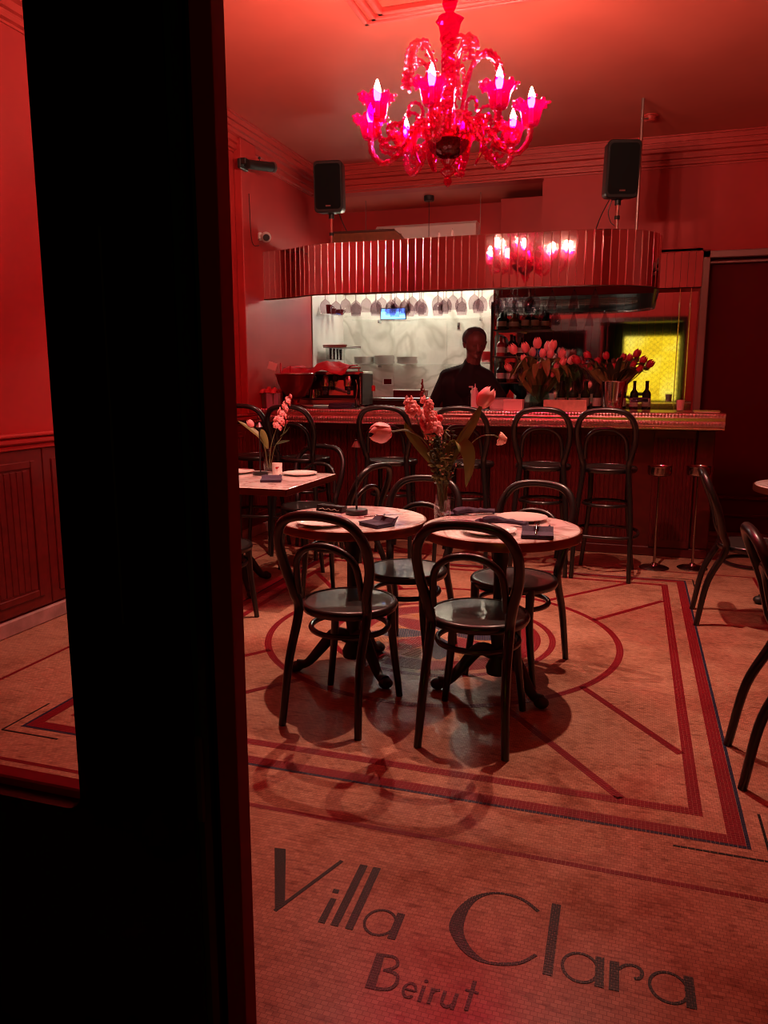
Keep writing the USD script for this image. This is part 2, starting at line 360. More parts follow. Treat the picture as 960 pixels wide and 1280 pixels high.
for k in range(8):                                  # the petals and points of the medallion
    a = k * PI / 4 + .2; u = np.array([math.cos(a), math.sin(a)]); w = np.array([-u[1], u[0]]); c = np.array([CX, CY])
    for s in np.linspace(.06, .38, 26):
        hw = .075 * math.sin(PI * (s - .05) / .35)
        (q if k % 2 else q2).extend(band([c + u * s - w * hw, c + u * s + w * hw], .0125, 1))
    for s in np.linspace(.21, .38, 12):
        a2 = a + PI / 8; u2 = np.array([math.cos(a2), math.sin(a2)]); w2 = np.array([-u2[1], u2[0]]); hw = .045 * (s - .2) / .18 + .004
        q3.extend(band([c + u2 * s - w2 * hw, c + u2 * s + w2 * hw], .0125, 1))
obj('medallion_petals', tile_mesh(q), 'tessera_red', floor, False, 'red medallion petals')
obj('medallion_points', tile_mesh(q2), 'tessera_blue', floor, False, 'dark blue medallion points')
obj('medallion_wedges', tile_mesh(q3), 'tessera_ochre', floor, False, 'ochre medallion wedges')
q = []
for sx in (1, -1):
    for sy in (1, -1):
        f = lambda x, y: (CX + sx * (x - CX), CY + sy * (y - CY))
        q += band([f(-.163, 3.452), f(.235, 2.905)], .034, 3)
        q += band([f(-.484, 3.146), f(.028, 2.510)], .034, 3)
obj('diagonal_band', tile_mesh(q), 'tessera_red', floor, False, 'red diagonal mosaic straps', kind='stuff')
q = []
for sx in (1, -1):
    for sy in (1, -1):
        f = lambda x, y: (CX + sx * (x - CX), CY + sy * (y - CY))
        q += band([f(.452, 2.284), f(.18, 2.284)], .009, 1, .02); q += band([f(.452, 2.284), f(.452, 2.55)], .009, 1, .02)
obj('corner_mark', tile_mesh(q), 'tessera_black', floor, False, 'thin black corner lines', kind='stuff')
# lettering in the floor
def tiled(poly, step=.0125, row=.0085):
    x0, y0, x1, y1 = poly.bounds; out = []; g = .0004; k = 0; y = y0
    while y < y1:
        x = x0 - step + (k % 2) * step / 2
        while x < x1:
            c = poly.intersection(sbox(x + g, y + g, x + step - g, y + row - g))
            if c.area > 1.2e-6: out.append(c)
            x += step
        y += row; k += 1
    parts = [p for c in out for p in getattr(c, 'geoms', [c]) if p.geom_type == 'Polygon' and p.area > 1e-6]
    return cat_m([trimesh.creation.extrude_polygon(p, .0014, engine='earcut') for p in parts])
def arc(cx, cy, rx, ry, a0, a1, n=40): return [(cx + rx * math.cos(math.radians(t)), cy + ry * math.sin(math.radians(t))) for t in np.linspace(a0, a1, n)]
def stroke(pts, w): return LineString(pts).buffer(w / 2, cap_style='flat')
y0, y1, yx = 1.645, 1.906, 1.743
letters = []
letters.append(unary_union([Polygon([(-.960, 1.902), (-.925, 1.906), (-.826, 1.690), (-.836, 1.648)]), Polygon([(-.842, 1.652), (-.832, 1.648), (-.739, 1.903), (-.750, 1.907)])]))     # V
letters.append(unary_union([Polygon([(-.715, yx), (-.698, yx), (-.693, y0), (-.712, y0)]), Polygon([(-.721, 1.781), (-.704, 1.781), (-.703, 1.766), (-.720, 1.766)])]))                # i
letters.append(Polygon([(-.688, y1), (-.665, y1), (-.656, y0), (-.677, y0)]))                                                                                                     # l
letters.append(Polygon([(-.648, y1), (-.625, y1), (-.616, y0), (-.637, y0)]))
def letter_a(x, xs, w):
    rx = (xs - x) / 2 + .004
    return unary_union([stroke(arc(x + rx, 1.694, rx, .047, 20, 340), .0075), Polygon([(xs, yx), (xs + w, yx), (xs + w + .002, y0), (xs + .002, y0)])])
letters.append(letter_a(-.598, -.525, .021))
outer = [(-.169, 1.866), (-.204, 1.894), (-.242, 1.908), (-.286, 1.907), (-.327, 1.887), (-.357, 1.856), (-.377, 1.811), (-.386, 1.764), (-.383, 1.729), (-.367, 1.699), (-.342, 1.668), (-.311, 1.646), (-.273, 1.637), (-.226, 1.644), (-.187, 1.663), (-.155, 1.700)]
inner = [(-.163, 1.705), (-.192, 1.671), (-.229, 1.653), (-.270, 1.646), (-.300, 1.662), (-.326, 1.690), (-.344, 1.726), (-.350, 1.765), (-.348, 1.814), (-.335, 1.857), (-.311, 1.886), (-.284, 1.899), (-.243, 1.899), (-.209, 1.886), (-.176, 1.859)]
letters.append(Polygon([tuple(p) for p in spline([(*p, 0) for p in outer], 70)[:, :2]] + [tuple(p) for p in spline([(*p, 0) for p in inner], 70)[:, :2]]).buffer(0))     # C
letters.append(Polygon([(-.141, y1), (-.117, y1), (-.114, y0), (-.137, y0)]))
letters.append(letter_a(-.095, -.020, .021))
letters.append(unary_union([Polygon([(.013, yx - .005), (.035, yx - .003), (.037, y0), (.014, y0)]), stroke(spline([(.034, 1.716, 0), (.048, 1.733, 0), (.064, 1.739, 0), (.079, 1.736, 0), (.087, 1.726, 0), (.087, 1.713, 0), (.081, 1.701, 0), (.070, 1.697, 0)], 30)[:, :2], .0085)]))   # r
letters.append(letter_a(.104, .180, .022))
for p in letters: obj('letter', tiled(p), 'tessera_black', floor, False)
town = []
town.append(unary_union([Polygon([(-.532, 1.588), (-.511, 1.591), (-.500, 1.478), (-.524, 1.477)]), stroke(spline([(-.511, 1.587, 0), (-.489, 1.589, 0), (-.475, 1.578, 0), (-.474, 1.560, 0), (-.497, 1.540, 0)], 20)[:, :2], .008),
                         stroke(spline([(-.500, 1.542, 0), (-.474, 1.541, 0), (-.460, 1.530, 0), (-.459, 1.507, 0), (-.471, 1.489, 0), (-.500, 1.482, 0)], 24)[:, :2], .009)]))
town.append(unary_union([stroke(arc(-.423, 1.501, .014, .021, 0, 320, 30), .007), stroke([(-.436, 1.502), (-.409, 1.502)], .006)]))
town.append(unary_union([stroke([(-.394, 1.524), (-.394, 1.476)], .009), Point(-.393, 1.539).buffer(.005)]))
town.append(unary_union([stroke([(-.372, 1.524), (-.372, 1.477)], .009), stroke([(-.372, 1.506), (-.367, 1.519), (-.356, 1.523)], .007)]))
town.append(unary_union([stroke(spline([(-.344, 1.524, 0), (-.344, 1.490, 0), (-.333, 1.481, 0), (-.321, 1.489, 0), (-.317, 1.500, 0)], 20)[:, :2], .008), stroke([(-.317, 1.525), (-.318, 1.477)], .009)]))
town.append(unary_union([stroke([(-.285, 1.574), (-.287, 1.484)], .010), stroke([(-.301, 1.542), (-.270, 1.541)], .007)]))
for p in town: obj('letter', tiled(p, .011, .008), 'tessera_brown', floor, False, 'brown mosaic letter of the town name')

# ---- ceiling with a moulded frame
struct('ceiling', extrude(sbox(XL - .3, .9, XR + .1, YB + .02).difference(unary_union([Point(x, y).buffer(.052, quad_segs=8) for x, y in SPOTS])), ZC, ZC + .08), 'ceiling_red', smooth=False)
def frame_mould(x0, x1, y0, y1, w, h):
    o = []
    for k, (a, b) in enumerate(((x0, x1),) * 2):
        yy = (y0, y1)[k]; o.append(box(a - w / 2, b + w / 2, yy - w / 2, yy + w / 2, ZC - h, ZC + .002, .006))
    for xx in (x0, x1): o.append(box(xx - w / 2, xx + w / 2, y0 - w / 2, y1 + w / 2, ZC - h, ZC + .002, .006))
    return o
cf = thing('trim', kind='structure')
for k in range(3):
    d = .062 * k
    obj('moulding', frame_mould(-1.60 + d, -.30 - d, 3.30 + d, 4.63 - d, .034, .020 + .006 * k), 'trim_red', cf)
# ---- walls
struct('wall_left', box(XL - .12, XL, YF - .2, YK + .1, 0, ZC), 'wall_red', smooth=False)
struct('wall_right', box(XR, XR + .12, YF - .2, YB, 0, ZC), 'wall_red', smooth=False)
wb = thing('wall_back', kind='structure')
obj('upper_wall', [box(-.90, .56, YB, YB + .15, 2.50, ZC), box(.56, XR, YB, YB + .15, 2.47, ZC), box(XL, -.90, YB, YB + .15, 3.20, ZC), box(-1.32, .50, YB, YB + .15, 0, 2.52)], 'wall_red', wb, False)
obj('side_wall', box(1.9, XR, YB, YB + .15, 0, 2.47), 'wall_red', wb, False)
rc = thing('wall_kitchen', kind='structure')
obj('recess_soffit', box(XL, -.85, YB + .15, YK + .1, 3.20, 3.26), 'ceiling_red', rc, False)
obj('recess_wall', box(XL, -.85, YK, YK + .1, 2.45, 3.22), 'wall_red', rc, False)
obj('recess_side', [box(-.92, -.86, YB + .1, YK, 2.5, 3.22)], 'wall_red', rc, False)
obj('duct_casing', box(-1.36, -.92, YB + .42, YK, 2.5, 3.14, .004), 'wall_red', rc)
for k in range(3):
    x0 = XL + (1.83 * k) / 3; x1 = XL + (1.83 * (k + 1)) / 3
    obj('marble_slab', box(x0 + .001, x1 - .001, YK - .001, YK + .05, .9, 2.5, .0015), 'kitchen_marble', rc)
obj('kitchen_side', box(-1.34, -1.30, YB + .01, YK, 0, 2.5), 'wall_red', rc, False)
obj('kitchen_side', box(XL, XL + .012, YB - .04, YK, .9, 2.45, .002), 'white_plastic', rc, True, 'white tiled side wall')
struct('wall_front', [box(.80, XR, .82, YF, 0, ZC), box(-3.3, .80, .82, YF, 2.36, ZC), box(-3.3, -2.10, .82, YF, 0, 2.36)], 'wall_red', smooth=False)
# cornice: ridged profile swept along the left and back walls
def cornice_prof(sgn=1, y=0.0):
    z, p = ZC, [(y, ZC), (y - .125, ZC)]
    for a, b in ((-.125, -.012), (-.105, -.012), (-.105, -.050), (-.086, -.050), (-.086, -.062), (-.094, -.066), (-.094, -.092), (-.070, -.092), (-.070, -.120), (-.040, -.128), (-.040, -.150), (-.052, -.154), (-.052, -.176), (-.030, -.180), (-.030, -.196), (-.036, -.200), (-.036, -.222), (-.012, -.226), (-.012, -.240), (0, -.240)):
        p.append((y + a, z + b))
    return p
struct('cornice_back', prism_x(cornice_prof(1, YB), XL + .001, XR - .001), 'trim_red', smooth=20)
prof = [(XL - (a - 0), b) for a, b in cornice_prof(1, 0.0)]
struct('cornice_left', prism_y(prof, YF + .01, YB - .001), 'trim_red', smooth=20)
struct('trim', [box(XL, XL + .07, 5.95, 6.22, 1.09, ZC - .13, .006)], 'wall_red')
# wainscot on the left wall: rail, panels with grooves, baseboard of stone
ws = thing('wainscot_left', kind='structure')
obj('rail', [box(XL, XL + .050, YF + .02, YB - .6, 1.035, 1.075, .010), box(XL, XL + .034, YF + .02, YB - .6, 1.005, 1.035, .006), box(XL, XL + .060, YF + .02, YB - .6, 1.075, 1.095, .006)], 'wall_red', ws)
for k in range(11):
    a = 1.05 + k * .5
    obj('panel', [box(XL, XL + .022, a, a + .496, .10, 1.005, .004), box(XL, XL + .030, a + .06, a + .10, .16, .94, .004), box(XL, XL + .030, a + .396, a + .436, .16, .94, .004),
                  box(XL, XL + .030, a + .10, a + .396, .90, .94, .004), box(XL, XL + .030, a + .10, a + .396, .16, .20, .004)] + [box(XL, XL + .026, a + .112 + i * .045, a + .148 + i * .045, .21, .89, .004) for i in range(6)], 'wainscot_red', ws)
struct('baseboard_left', box(XL, XL + .035, YF + .02, YB - .5, 0, .085, .006), 'baseboard_stone')
# doorway with metal frame right of the bar, closed by a dark red door leaf
d2 = thing('door_2', kind='structure')
obj('frame_post', box(.50, .565, YB - .03, YB + .10, 0, 2.49, .006), 'frame_metal', d2)
obj('frame_head', [box(.50, 1.86, YB - .03, YB + .06, 2.43, 2.49, .006), box(.565, 1.86, YB + .00, YB + .05, 2.385, 2.405, .004)], 'frame_metal', d2)
obj('leaf', [box(.56, 1.90, YB + .07, YB + .11, .33, 2.45)], 'dark_red_panel', d2)
obj('kick_panel', [box(.56, 1.90, YB + .03, YB + .11, 0, .33, .006), box(.56, 1.90, YB + .01, YB + .11, .30, .34, .010), box(.56, 1.90, YB + .015, YB + .11, .14, .17, .008)], 'dark_red_panel', d2)

# ---- entrance: black timber door leaf with a glazed upper part, at the left of the open doorway
d1 = thing('door_1', kind='structure')
def round_rect(x0, x1, z0, z1, r): return sbox(x0 + r, z0 + r, x1 - r, z1 - r).buffer(r, quad_segs=8)
def slab_xz(poly, y0, y1):
    m = extrude(poly, 0, y1 - y0); v = m.vertices.copy(); m.vertices = np.c_[v[:, 0], v[:, 2] + y0, v[:, 1]]; m.invert(); return m
W0, W1, WZ0, WZ1 = -1.95, -.833, .688, 2.22
leaf_face = sbox(-2.10, 0.0, -.605, 2.36).difference(round_rect(W0, W1, WZ0, WZ1, .028))
obj('door_leaf', slab_xz(leaf_face, .955, .998), 'door_black', d1, False)
obj('glazing_sill', box(W0 - .016, W1 + .02, .985, 1.018, WZ0 - .03, WZ0 + .016, .003), 'door_red', d1, False, 'red inner sill under the glazing')
obj('glazing_bead', [box(W1 - .006, W1 + .014, .988, 1.012, WZ0, WZ1, .003), box(W0 - .014, W0 + .006, .988, 1.012, WZ0, WZ1, .003)], 'door_red', d1)
obj('glass_pane', box(W0 - .004, W1 + .004, .972, .976, WZ0 - .004, WZ1 + .004), 'window_glass', d1, False)
obj('stile_bead', [tube([(-.728, .954, 1.02), (-.728, .954, 1.60)], .0018, 6)], 'door_gold', d1, label='thin worn brass line down the stile')
obj('rebate', [box(-.612, -.587, .945, .990, 0, 2.36, .008)], 'black_bentwood', d1)
obj('rebate', [box(-.589, -.566, .968, .996, 0, 2.36, .003)], 'door_black', d1)
obj('door_edge', [box(-.580, -.5465, .966, 1.001, 0, 2.36, .001)], 'door_red', d1, label='dark red edge of the leaf')
obj('lock_plate', [box(-.606, -.592, .9405, .947, .72, .86, .004)], 'door_gold', d1)
struct('trim', [box(.745, .80, .80, 1.02, 0, 2.38, .006), box(-2.14, .80, .80, 1.02, 2.34, 2.42, .006)], 'door_black')
struct('pavement', box(-9, 9, -9, .2, -.06, -.002), 'pavement', smooth=False)
# ================================================================ CHANDELIER (hangs from the ceiling rose above the medallion)
HX, HY = -.955, 4.0
def chandelier():
    t = thing('chandelier', 'pink red blown glass chandelier with eight curling arms and candle bulbs', 'chandelier', (HX, HY, 0))
    obj('ceiling_rose', lathe([(0, ZC), (.07, ZC), (.068, ZC - .012), (.045, ZC - .03), (.02, ZC - .04), (0, ZC - .042)], 24), 'dark_pink_glass', t)
    prof = [(.012, 3.39), (.012, 3.33), (.03, 3.31), (.044, 3.28), (.03, 3.245), (.016, 3.23), (.030, 3.215), (.036, 3.19), (.026, 3.16), (.016, 3.145), (.050, 3.125), (.066, 3.112), (.050, 3.09), (.042, 3.05), (.046, 3.03), (.030, 3.0), (.024, 2.92), (.026, 2.80), (.032, 2.70), (.042, 2.63), (.060, 2.60), (.075, 2.58)]
    stem = lathe(prof, 20)
    v = stem.vertices; a = np.arctan2(v[:, 1], v[:, 0]); k = 1 + .10 * np.cos(6 * a); v[:, 0] *= k; v[:, 1] *= k; stem.vertices = v
    obj('glass_stem', stem, 'pink_glass', t, 40)
    obj('beaded_rope', [tube([(.036 * math.cos(s * 26 + p), .036 * math.sin(s * 26 + p), 2.66 + s * .38) for s in np.linspace(0, 1, 90)], .0055 + .002 * np.cos(np.arange(90) * 1.9), 6) for p in (0, 2.1, 4.2)], 'pink_glass', t)
    bowl = lathe([(0, 2.475), (.03, 2.478), (.062, 2.492), (.088, 2.515), (.102, 2.540), (.106, 2.552), (.098, 2.556), (.080, 2.560), (.05, 2.575), (0, 2.58)], 28)
    obj('bowl', bowl, 'dark_pink_glass', t, 50, 'dark wine red glass bowl')
    obj('finial', lathe([(0, 2.34), (.008, 2.345), (.022, 2.366), (.018, 2.384), (.012, 2.39), (.034, 2.404), (.042, 2.416), (.030, 2.428), (.018, 2.44), (.030, 2.455), (.040, 2.468), (.03, 2.478), (0, 2.48)], 20), 'pink_glass', t, 50)
    for k in range(8):
        a = math.radians(-87.5 + 45 * k); u = np.array([math.cos(a), math.sin(a), 0]); w = np.array([-u[1], u[0], 0])
        P = spline([u * .06 + [0, 0, 2.585], u * .15 + [0, 0, 2.625], u * .21 + [0, 0, 2.585], u * .27 + [0, 0, 2.505], u * .34 + [0, 0, 2.478], u * .395 + [0, 0, 2.530], u * .405 + [0, 0, 2.600]], 34)
        arm = obj('arm', tube(P, .0145 + .003 * np.cos(np.arange(34) * 2.2), 10), 'pink_glass', t, 50)
        # curl of glass ribbon under the arm
        c = u * .27 + np.array([0, 0, 2.545])
        obj('arm_curl', tube([c + u * (.062 - .030 * s) * math.cos(s * 6.0 + .4) + np.array([0, 0, 1.0]) * (.062 - .030 * s) * math.sin(s * 6.0 + .4) for s in np.linspace(0, 1, 36)], .010 + .003 * np.cos(np.arange(36) * 2.1), 8), 'pink_glass', arm)
        for q_, (r0, z0, s0) in enumerate(((.185, 2.665, 1), (.315, 2.555, -1))):      # glass ribbons curling over the arm
            c = u * r0 + np.array([0, 0, z0])
            obj('arm_curl', tube([c + (u * s0 * math.cos(s * 5.6 - .6) + np.array([0, 0, 1.0]) * math.sin(s * 5.6 - .6)) * (.052 - .026 * s) for s in np.linspace(0, 1, 32)], .008 + .0035 * np.cos(np.arange(32) * 2.3), 8), 'pink_glass', arm)
        obj('arm_beads', [ico(.0085, P[i] + w * s * .017, 1) for i in range(4, 32, 2) for s in (-1, 1)], 'pink_glass', arm, kind='stuff')
        cup = lathe([(.010, 2.616), (.034, 2.620), (.042, 2.635), (.048, 2.66), (.054, 2.688), (.070, 2.712), (.086, 2.718), (.085, 2.721), (.069, 2.716), (.051, 2.690), (.045, 2.66), (.038, 2.640), (.008, 2.638)], 32)
        v = cup.vertices; an = np.arctan2(v[:, 1], v[:, 0]); r = np.hypot(v[:, 0], v[:, 1]); f = np.clip((v[:, 2] - 2.69) / .03, 0, 1)
        v[:, 2] += f * .012 * np.sin(8 * an); sc = 1 + f * .10 * np.cos(8 * an); v[:, 0] *= sc; v[:, 1] *= sc; cup.vertices = v
        cp = obj('flower_cup', mv(cup, *(u * .405 - [0, 0, .022])), 'cup_glass', t, 50)
        obj('cup_beads', [ico(.0075, u * .405 + [.088 * math.cos(b), .088 * math.sin(b), 2.697 + .010 * math.sin(4 * b)], 1) for b in np.arange(16) * PI / 8], 'pink_glass', cp, kind='stuff')
        obj('candle_bulb', mv(lathe([(0, 2.700), (.010, 2.702), (.0165, 2.722), (.0175, 2.738), (.0145, 2.760), (.008, 2.780), (.003, 2.793), (0, 2.797)], 14), *(u * .405 - [0, 0, .022])), 'bulb_glow', t, True, 'glowing candle bulb')
        obj('bulb_socket', mv(lathe([(0, 2.632), (.012, 2.632), (.012, 2.700), (0, 2.702)], 12), *(u * .405 - [0, 0, .022])), 'white_plastic', cp)
    for k in range(5):                                   # upper plumes that curl outward and down, edged with beads
        a = math.radians(72 * k + 20); u = np.array([math.cos(a), math.sin(a), 0])
        P = spline([u * .05 + [0, 0, 2.60], u * .075 + [0, 0, 2.76], u * .115 + [0, 0, 2.91], u * .18 + [0, 0, 2.965], u * .235 + [0, 0, 2.93], u * .25 + [0, 0, 2.85]], 30)
        pl = obj('plume', tube(P, .026 - .008 * np.abs(np.linspace(-1, 1, 30)) + .004 * np.cos(np.arange(30) * 2.0), 10, flat=.45), 'pink_glass', t, 50)
        w = np.array([-u[1], u[0], 0])
        obj('plume_beads', [ico(.009 + .004 * (i > 16), P[i] + w * s * (.026 if i < 17 else .032), 1) for i in range(3, 30, 2) for s in (-1, 1)] + [ico(.011, P[i] + u * .018, 1) for i in range(16, 30, 2)], 'pink_glass', pl, kind='stuff')
    for k in range(6):                                   # lower leaves that hang round the bowl
        a = math.radians(60 * k - 46.6); u = np.array([math.cos(a), math.sin(a), 0])
        P = spline([u * .07 + [0, 0, 2.60], u * .125 + [0, 0, 2.66], u * .165 + [0, 0, 2.60], u * .165 + [0, 0, 2.51], u * .135 + [0, 0, 2.445]], 24)
        obj('drop_leaf', tube(P, .030 * np.sin(np.linspace(.5, 2.9, 24)) + .006, 10, flat=.35), 'pink_glass', t, 50)
chandelier()

# ================================================================ BENTWOOD CHAIRS AND BAR STOOLS
def bentwood(name, label, cat, seat_z, back_z, rf, ff, group, loc, rz, seat_r=.205, bar=False):
    """rf, ff: (half width, y) of the rear and front feet. Faces +y."""
    t = thing(name, label, cat, loc, rz, group)
    s = seat_z
    obj('seat', lathe([(0, s - .012), (seat_r - .022, s - .012), (seat_r - .018, s - .002), (seat_r - .03, s - .001), (0, s - .003)], 36), 'black_seat', t, 40, 'dark grey pressed wood seat panel')
    obj('seat_rim', lathe([(seat_r - .030, s - .030), (seat_r - .006, s - .034), (seat_r, s - .022), (seat_r, s - .010), (seat_r - .006, s), (seat_r - .018, s + .001), (seat_r - .024, s - .010)], 40, cap=False), 'black_bentwood', t, 60)
    rw, ry = rf; h = back_z - s
    sw = .150; sy = -seat_r + .045
    half = [(rw, ry, 0), (rw - .012, ry + .045, s * .55), (sw + .002, sy - .012, s - .02), (sw + .012, sy - .035, s + h * .18), (.188, sy - .065, s + h * .48), (.183, sy - .112, s + h * .76), (.125, sy - .145, s + h * .95), (0, sy - .154, back_z)]
    P = spline(half + [(-x, y, z) for x, y, z in half[::-1][1:]], 96)
    rr = np.interp(np.linspace(0, 1, 96), [0, .2, .36, .5, .64, .8, 1], [.0155, .0215, .0200, .0185, .0200, .0215, .0155])
    obj('back_frame', tube(P, rr, 10), 'black_bentwood', t, 60)
    ih = [(sw - .010, sy - .028, s + h * .16), (sw - .012, sy - .045, s + h * .32), (.125, sy - .066, s + h * .52), (.075, sy - .088, s + h * .645), (0, sy - .093, s + h * .685)]
    obj('inner_hoop', tube(spline(ih + [(-x, y, z) for x, y, z in ih[::-1][1:]], 50), .0145, 8), 'black_bentwood', t, 60)
    fw, fy = ff
    for sx in (-1, 1):
        P = spline([(sx * (seat_r * .66), seat_r * .66, s - .012), (sx * (seat_r * .68), seat_r * .70, s * .6), (sx * fw, fy, 0)], 16)
        obj('leg', tube(P, np.linspace(.0215, .0145, 16), 10), 'black_bentwood', t, 60)
        # bent brace between the seat and the rear frame
    rz_ = s - .115
    k = (s - rz_) / s
    R = seat_r * .80
    obj('ring_stretcher', tube([(R * math.cos(b), R * math.sin(b), rz_ if not bar else s * .66) for b in np.arange(48) * 2 * PI / 48],   .0125, 8, closed=True), 'black_bentwood', t, 60)
    if bar:
        zz = .31; pts = [(rw - .012, ry + .03, zz), (fw - .006, fy - .02, zz), (-fw + .006, fy - .02, zz), (-rw + .012, ry + .03, zz)]
        obj('footrest', tube(spline(pts, 48, closed=True), .0115, 8, closed=True), 'black_bentwood', t, 60)
    return t
CG = 'black bentwood chairs around the tables'
chairs = [(-1.108, 2.955, -4, 'black bentwood chair with its back to the door at the left round table'),
          (-.555, 2.955, 0, 'black bentwood chair with its back to the door at the right round table'),
          (-1.035, 3.560, 176, 'black bentwood chair tucked behind the left round table, facing the door'),
          (-.500, 3.545, 166, 'black bentwood chair tucked behind the right round table, facing the door'),
          (-1.74, 4.42, 76, 'black bentwood chair side-on at the right end of the square table'),
          (-2.27, 5.19, 182, 'black bentwood chair behind the square table, facing the door'),
          (-2.22, 3.77, 4, 'black bentwood chair in front of the square table, half hidden by the door'),
          (.700, 4.735, -90, 'black bentwood chair side-on beside the mosaic border, the farther of the right pair'),
          (.715, 2.880, -88, 'black bentwood chair cut by the right picture edge, the nearer of the right pair')]
x, y, rz, lb = chairs[0]
chair0 = bentwood('bentwood_chair', lb, 'chair', .468, .878, (.168, -.300), (.170, .155), CG, (x, y, 0), rz)
for x, y, rz, lb in chairs[1:]: dup(chair0, (x, y, 0), rz, lb, CG)
SG = 'black bentwood bar stools along the bar'
stools = [(-.155, 5.655, -4, 'black bentwood bar stool nearest the chrome stands at the bar'), (-.610, 5.66, 2, 'second black bentwood bar stool from the chrome stands'),
          (-1.170, 5.66, 0, 'black bentwood bar stool in front of the barman, behind the flower vase'), (-1.755, 5.64, 3, 'black bentwood bar stool behind the small table lamp'),
          (-2.475, 5.62, -3, 'black bentwood bar stool in front of the champagne bowl'), (-2.915, 5.66, 2, 'black bentwood bar stool at the left end of the bar, below the rose box')]
x, y, rz, lb = stools[0]
stool0 = bentwood('bar_stool', lb, 'bar stool', .78, 1.185, (.195, -.235), (.185, .185), SG, (x, y, 0), rz, .200, True)
for x, y, rz, lb in stools[1:]: dup(stool0, (x, y, 0), rz, lb, SG)

# ================================================================ TABLES
def pedestal(t, r):
    obj('column', lathe([(0, .07), (.05, .07), (.055, .10), (.036, .14), (.030, .20), (.038, .25), (.030, .30), (.028, .55), (.036, .60), (.030, .64), (.06, .685), (.10, .70), (0, .70)], 20), 'cast_iron', t, 50)
    for k in range(3):
        a = 2 * PI * k / 3 + math.radians(r); u = np.array([math.cos(a), math.sin(a), 0])
        P = spline([u * .025 + [0, 0, .17], u * .09 + [0, 0, .185], u * .16 + [0, 0, .11], u * .22 + [0, 0, .045], u * .27 + [0, 0, .034]], 18)
        obj('foot', [tube(P, np.interp(np.linspace(0, 1, 18), [0, .3, .8, 1], [.034, .030, .020, .027]), 10), ico(.033, u * .275 + [0, 0, .026], 2, (1, 1, .75))], 'cast_iron', t, 50)
def round_table(label, loc, rz, R=.345, lab_r=20, group=None):
    t = thing('round_table', label, 'table', loc, rz, group)
    obj('table_top', lathe([(0, .722), (R - .006, .722), (R - .006, .746), (R - .010, .75), (0, .75)], 64), 'table_marble', t, 40, 'pinkish veined marble top')
    obj('edge_band', lathe([(R - .006, .708), (R + .001, .708), (R + .003, .712), (R + .003, .742), (R, .7465), (R - .006, .7465)], 64, cap=False), 'brass_edge', t, 40, 'reddish metal edge band')
    pedestal(t, lab_r)
    return t
round_table('left round marble table carrying the slim lamp', (-1.228, 3.325, 0), 12, lab_r=70)
round_table('right round marble table carrying the tall flower vase', (-.530, 3.325, 0), 140, lab_r=62)
round_table('round marble table at the right picture edge', (1.075, 5.20, 0), 60, lab_r=10)
sq = thing('square_table', 'square marble table with a chamfered edge by the left wall', 'table', (-2.47, 4.48, 0), 0)
obj('table_top', box(-.545, .545, -.395, .395, .722, .75, .004), 'table_marble', sq, label='pinkish marble top')
obj('edge_band', [box(-.55, .55, -.402, .402, .705, .724, .003), box(-.55, .55, -.402, -.3955, .72, .747), box(-.55, .55, .3955, .402, .72, .747), box(.5455, .552, -.402, .402, .72, .747), box(-.552, -.5455, -.402, .402, .72, .747)], 'brass_edge', sq)
pedestal(sq, 75)

# ================================================================ BAR
bar = thing('bar_counter', 'long dark red panelled bar with a beaded zinc top', 'bar counter', (0, 0, 0))
def zinc_prof(y):
    return [(y, 1.140), (y - .012, 1.134), (y - .016, 1.124), (y - .010, 1.114), (y - .004, 1.110), (y + .004, 1.100), (y + .004, 1.080), (y - .006, 1.076), (y - .014, 1.066), (y - .012, 1.054), (y + .004, 1.048), (y + .006, 1.036), (y - .010, 1.030), (y - .010, 1.016), (y + .03, 1.008), (y + .56, 1.008), (y + .56, 1.140)]
obj('zinc_top', prism_x(zinc_prof(6.165), XL + .005, .640), 'zinc', bar, 25)
beads = []
unit = trimesh.creation.icosphere(1, 1.0)
for z, yy, r in ((1.122, 6.149, .0095), (1.060, 6.150, .0095)):
    for x in np.arange(XL + .02, .635, .0235): beads.append(mv(unit, x, yy, z, s=(r, .012, .0165)))
for x in np.arange(XL + .02, .635, .0235): beads.append(mv(unit, x, 6.156, 1.023, s=(.009, .009, .008)))
obj('zinc_beads', beads, 'zinc', bar, True, kind='stuff')
obj('body', [box(XL + .005, .50, 6.37, 6.70, .07, 1.01), box(XL + .005, .52, 6.395, 6.68, 0, .08)], 'bar_wood_red', bar, False)
obj('plinth', box(XL + .005, .60, 6.335, 6.40, 0, .075, .006), 'bar_wood_red', bar)
for k in range(8):                                    # front: boards with fluting between flat pilasters
    a = XL + .02 + k * .40
    obj('front_panel', [box(a, a + .392, 6.352, 6.372, .075, 1.0, .003)] + [box(a + .02 + i * .0355, a + .050 + i * .0355, 6.345, 6.356, .12, .95, .005) for i in range(10)], 'bar_wood_red', bar)
obj('pilaster', [box(.16, .46, 6.325, 6.372, .075, 1.0, .004)] + [tube([(.185 + i * .0277, 6.327, .14), (.185 + i * .0277, 6.327, .94)], .009, 8) for i in range(10)], 'bar_wood_red', bar)
obj('end_panel', box(.47, .60, 6.34, 6.70, .075, 1.0, .01), 'bar_wood_red', bar)
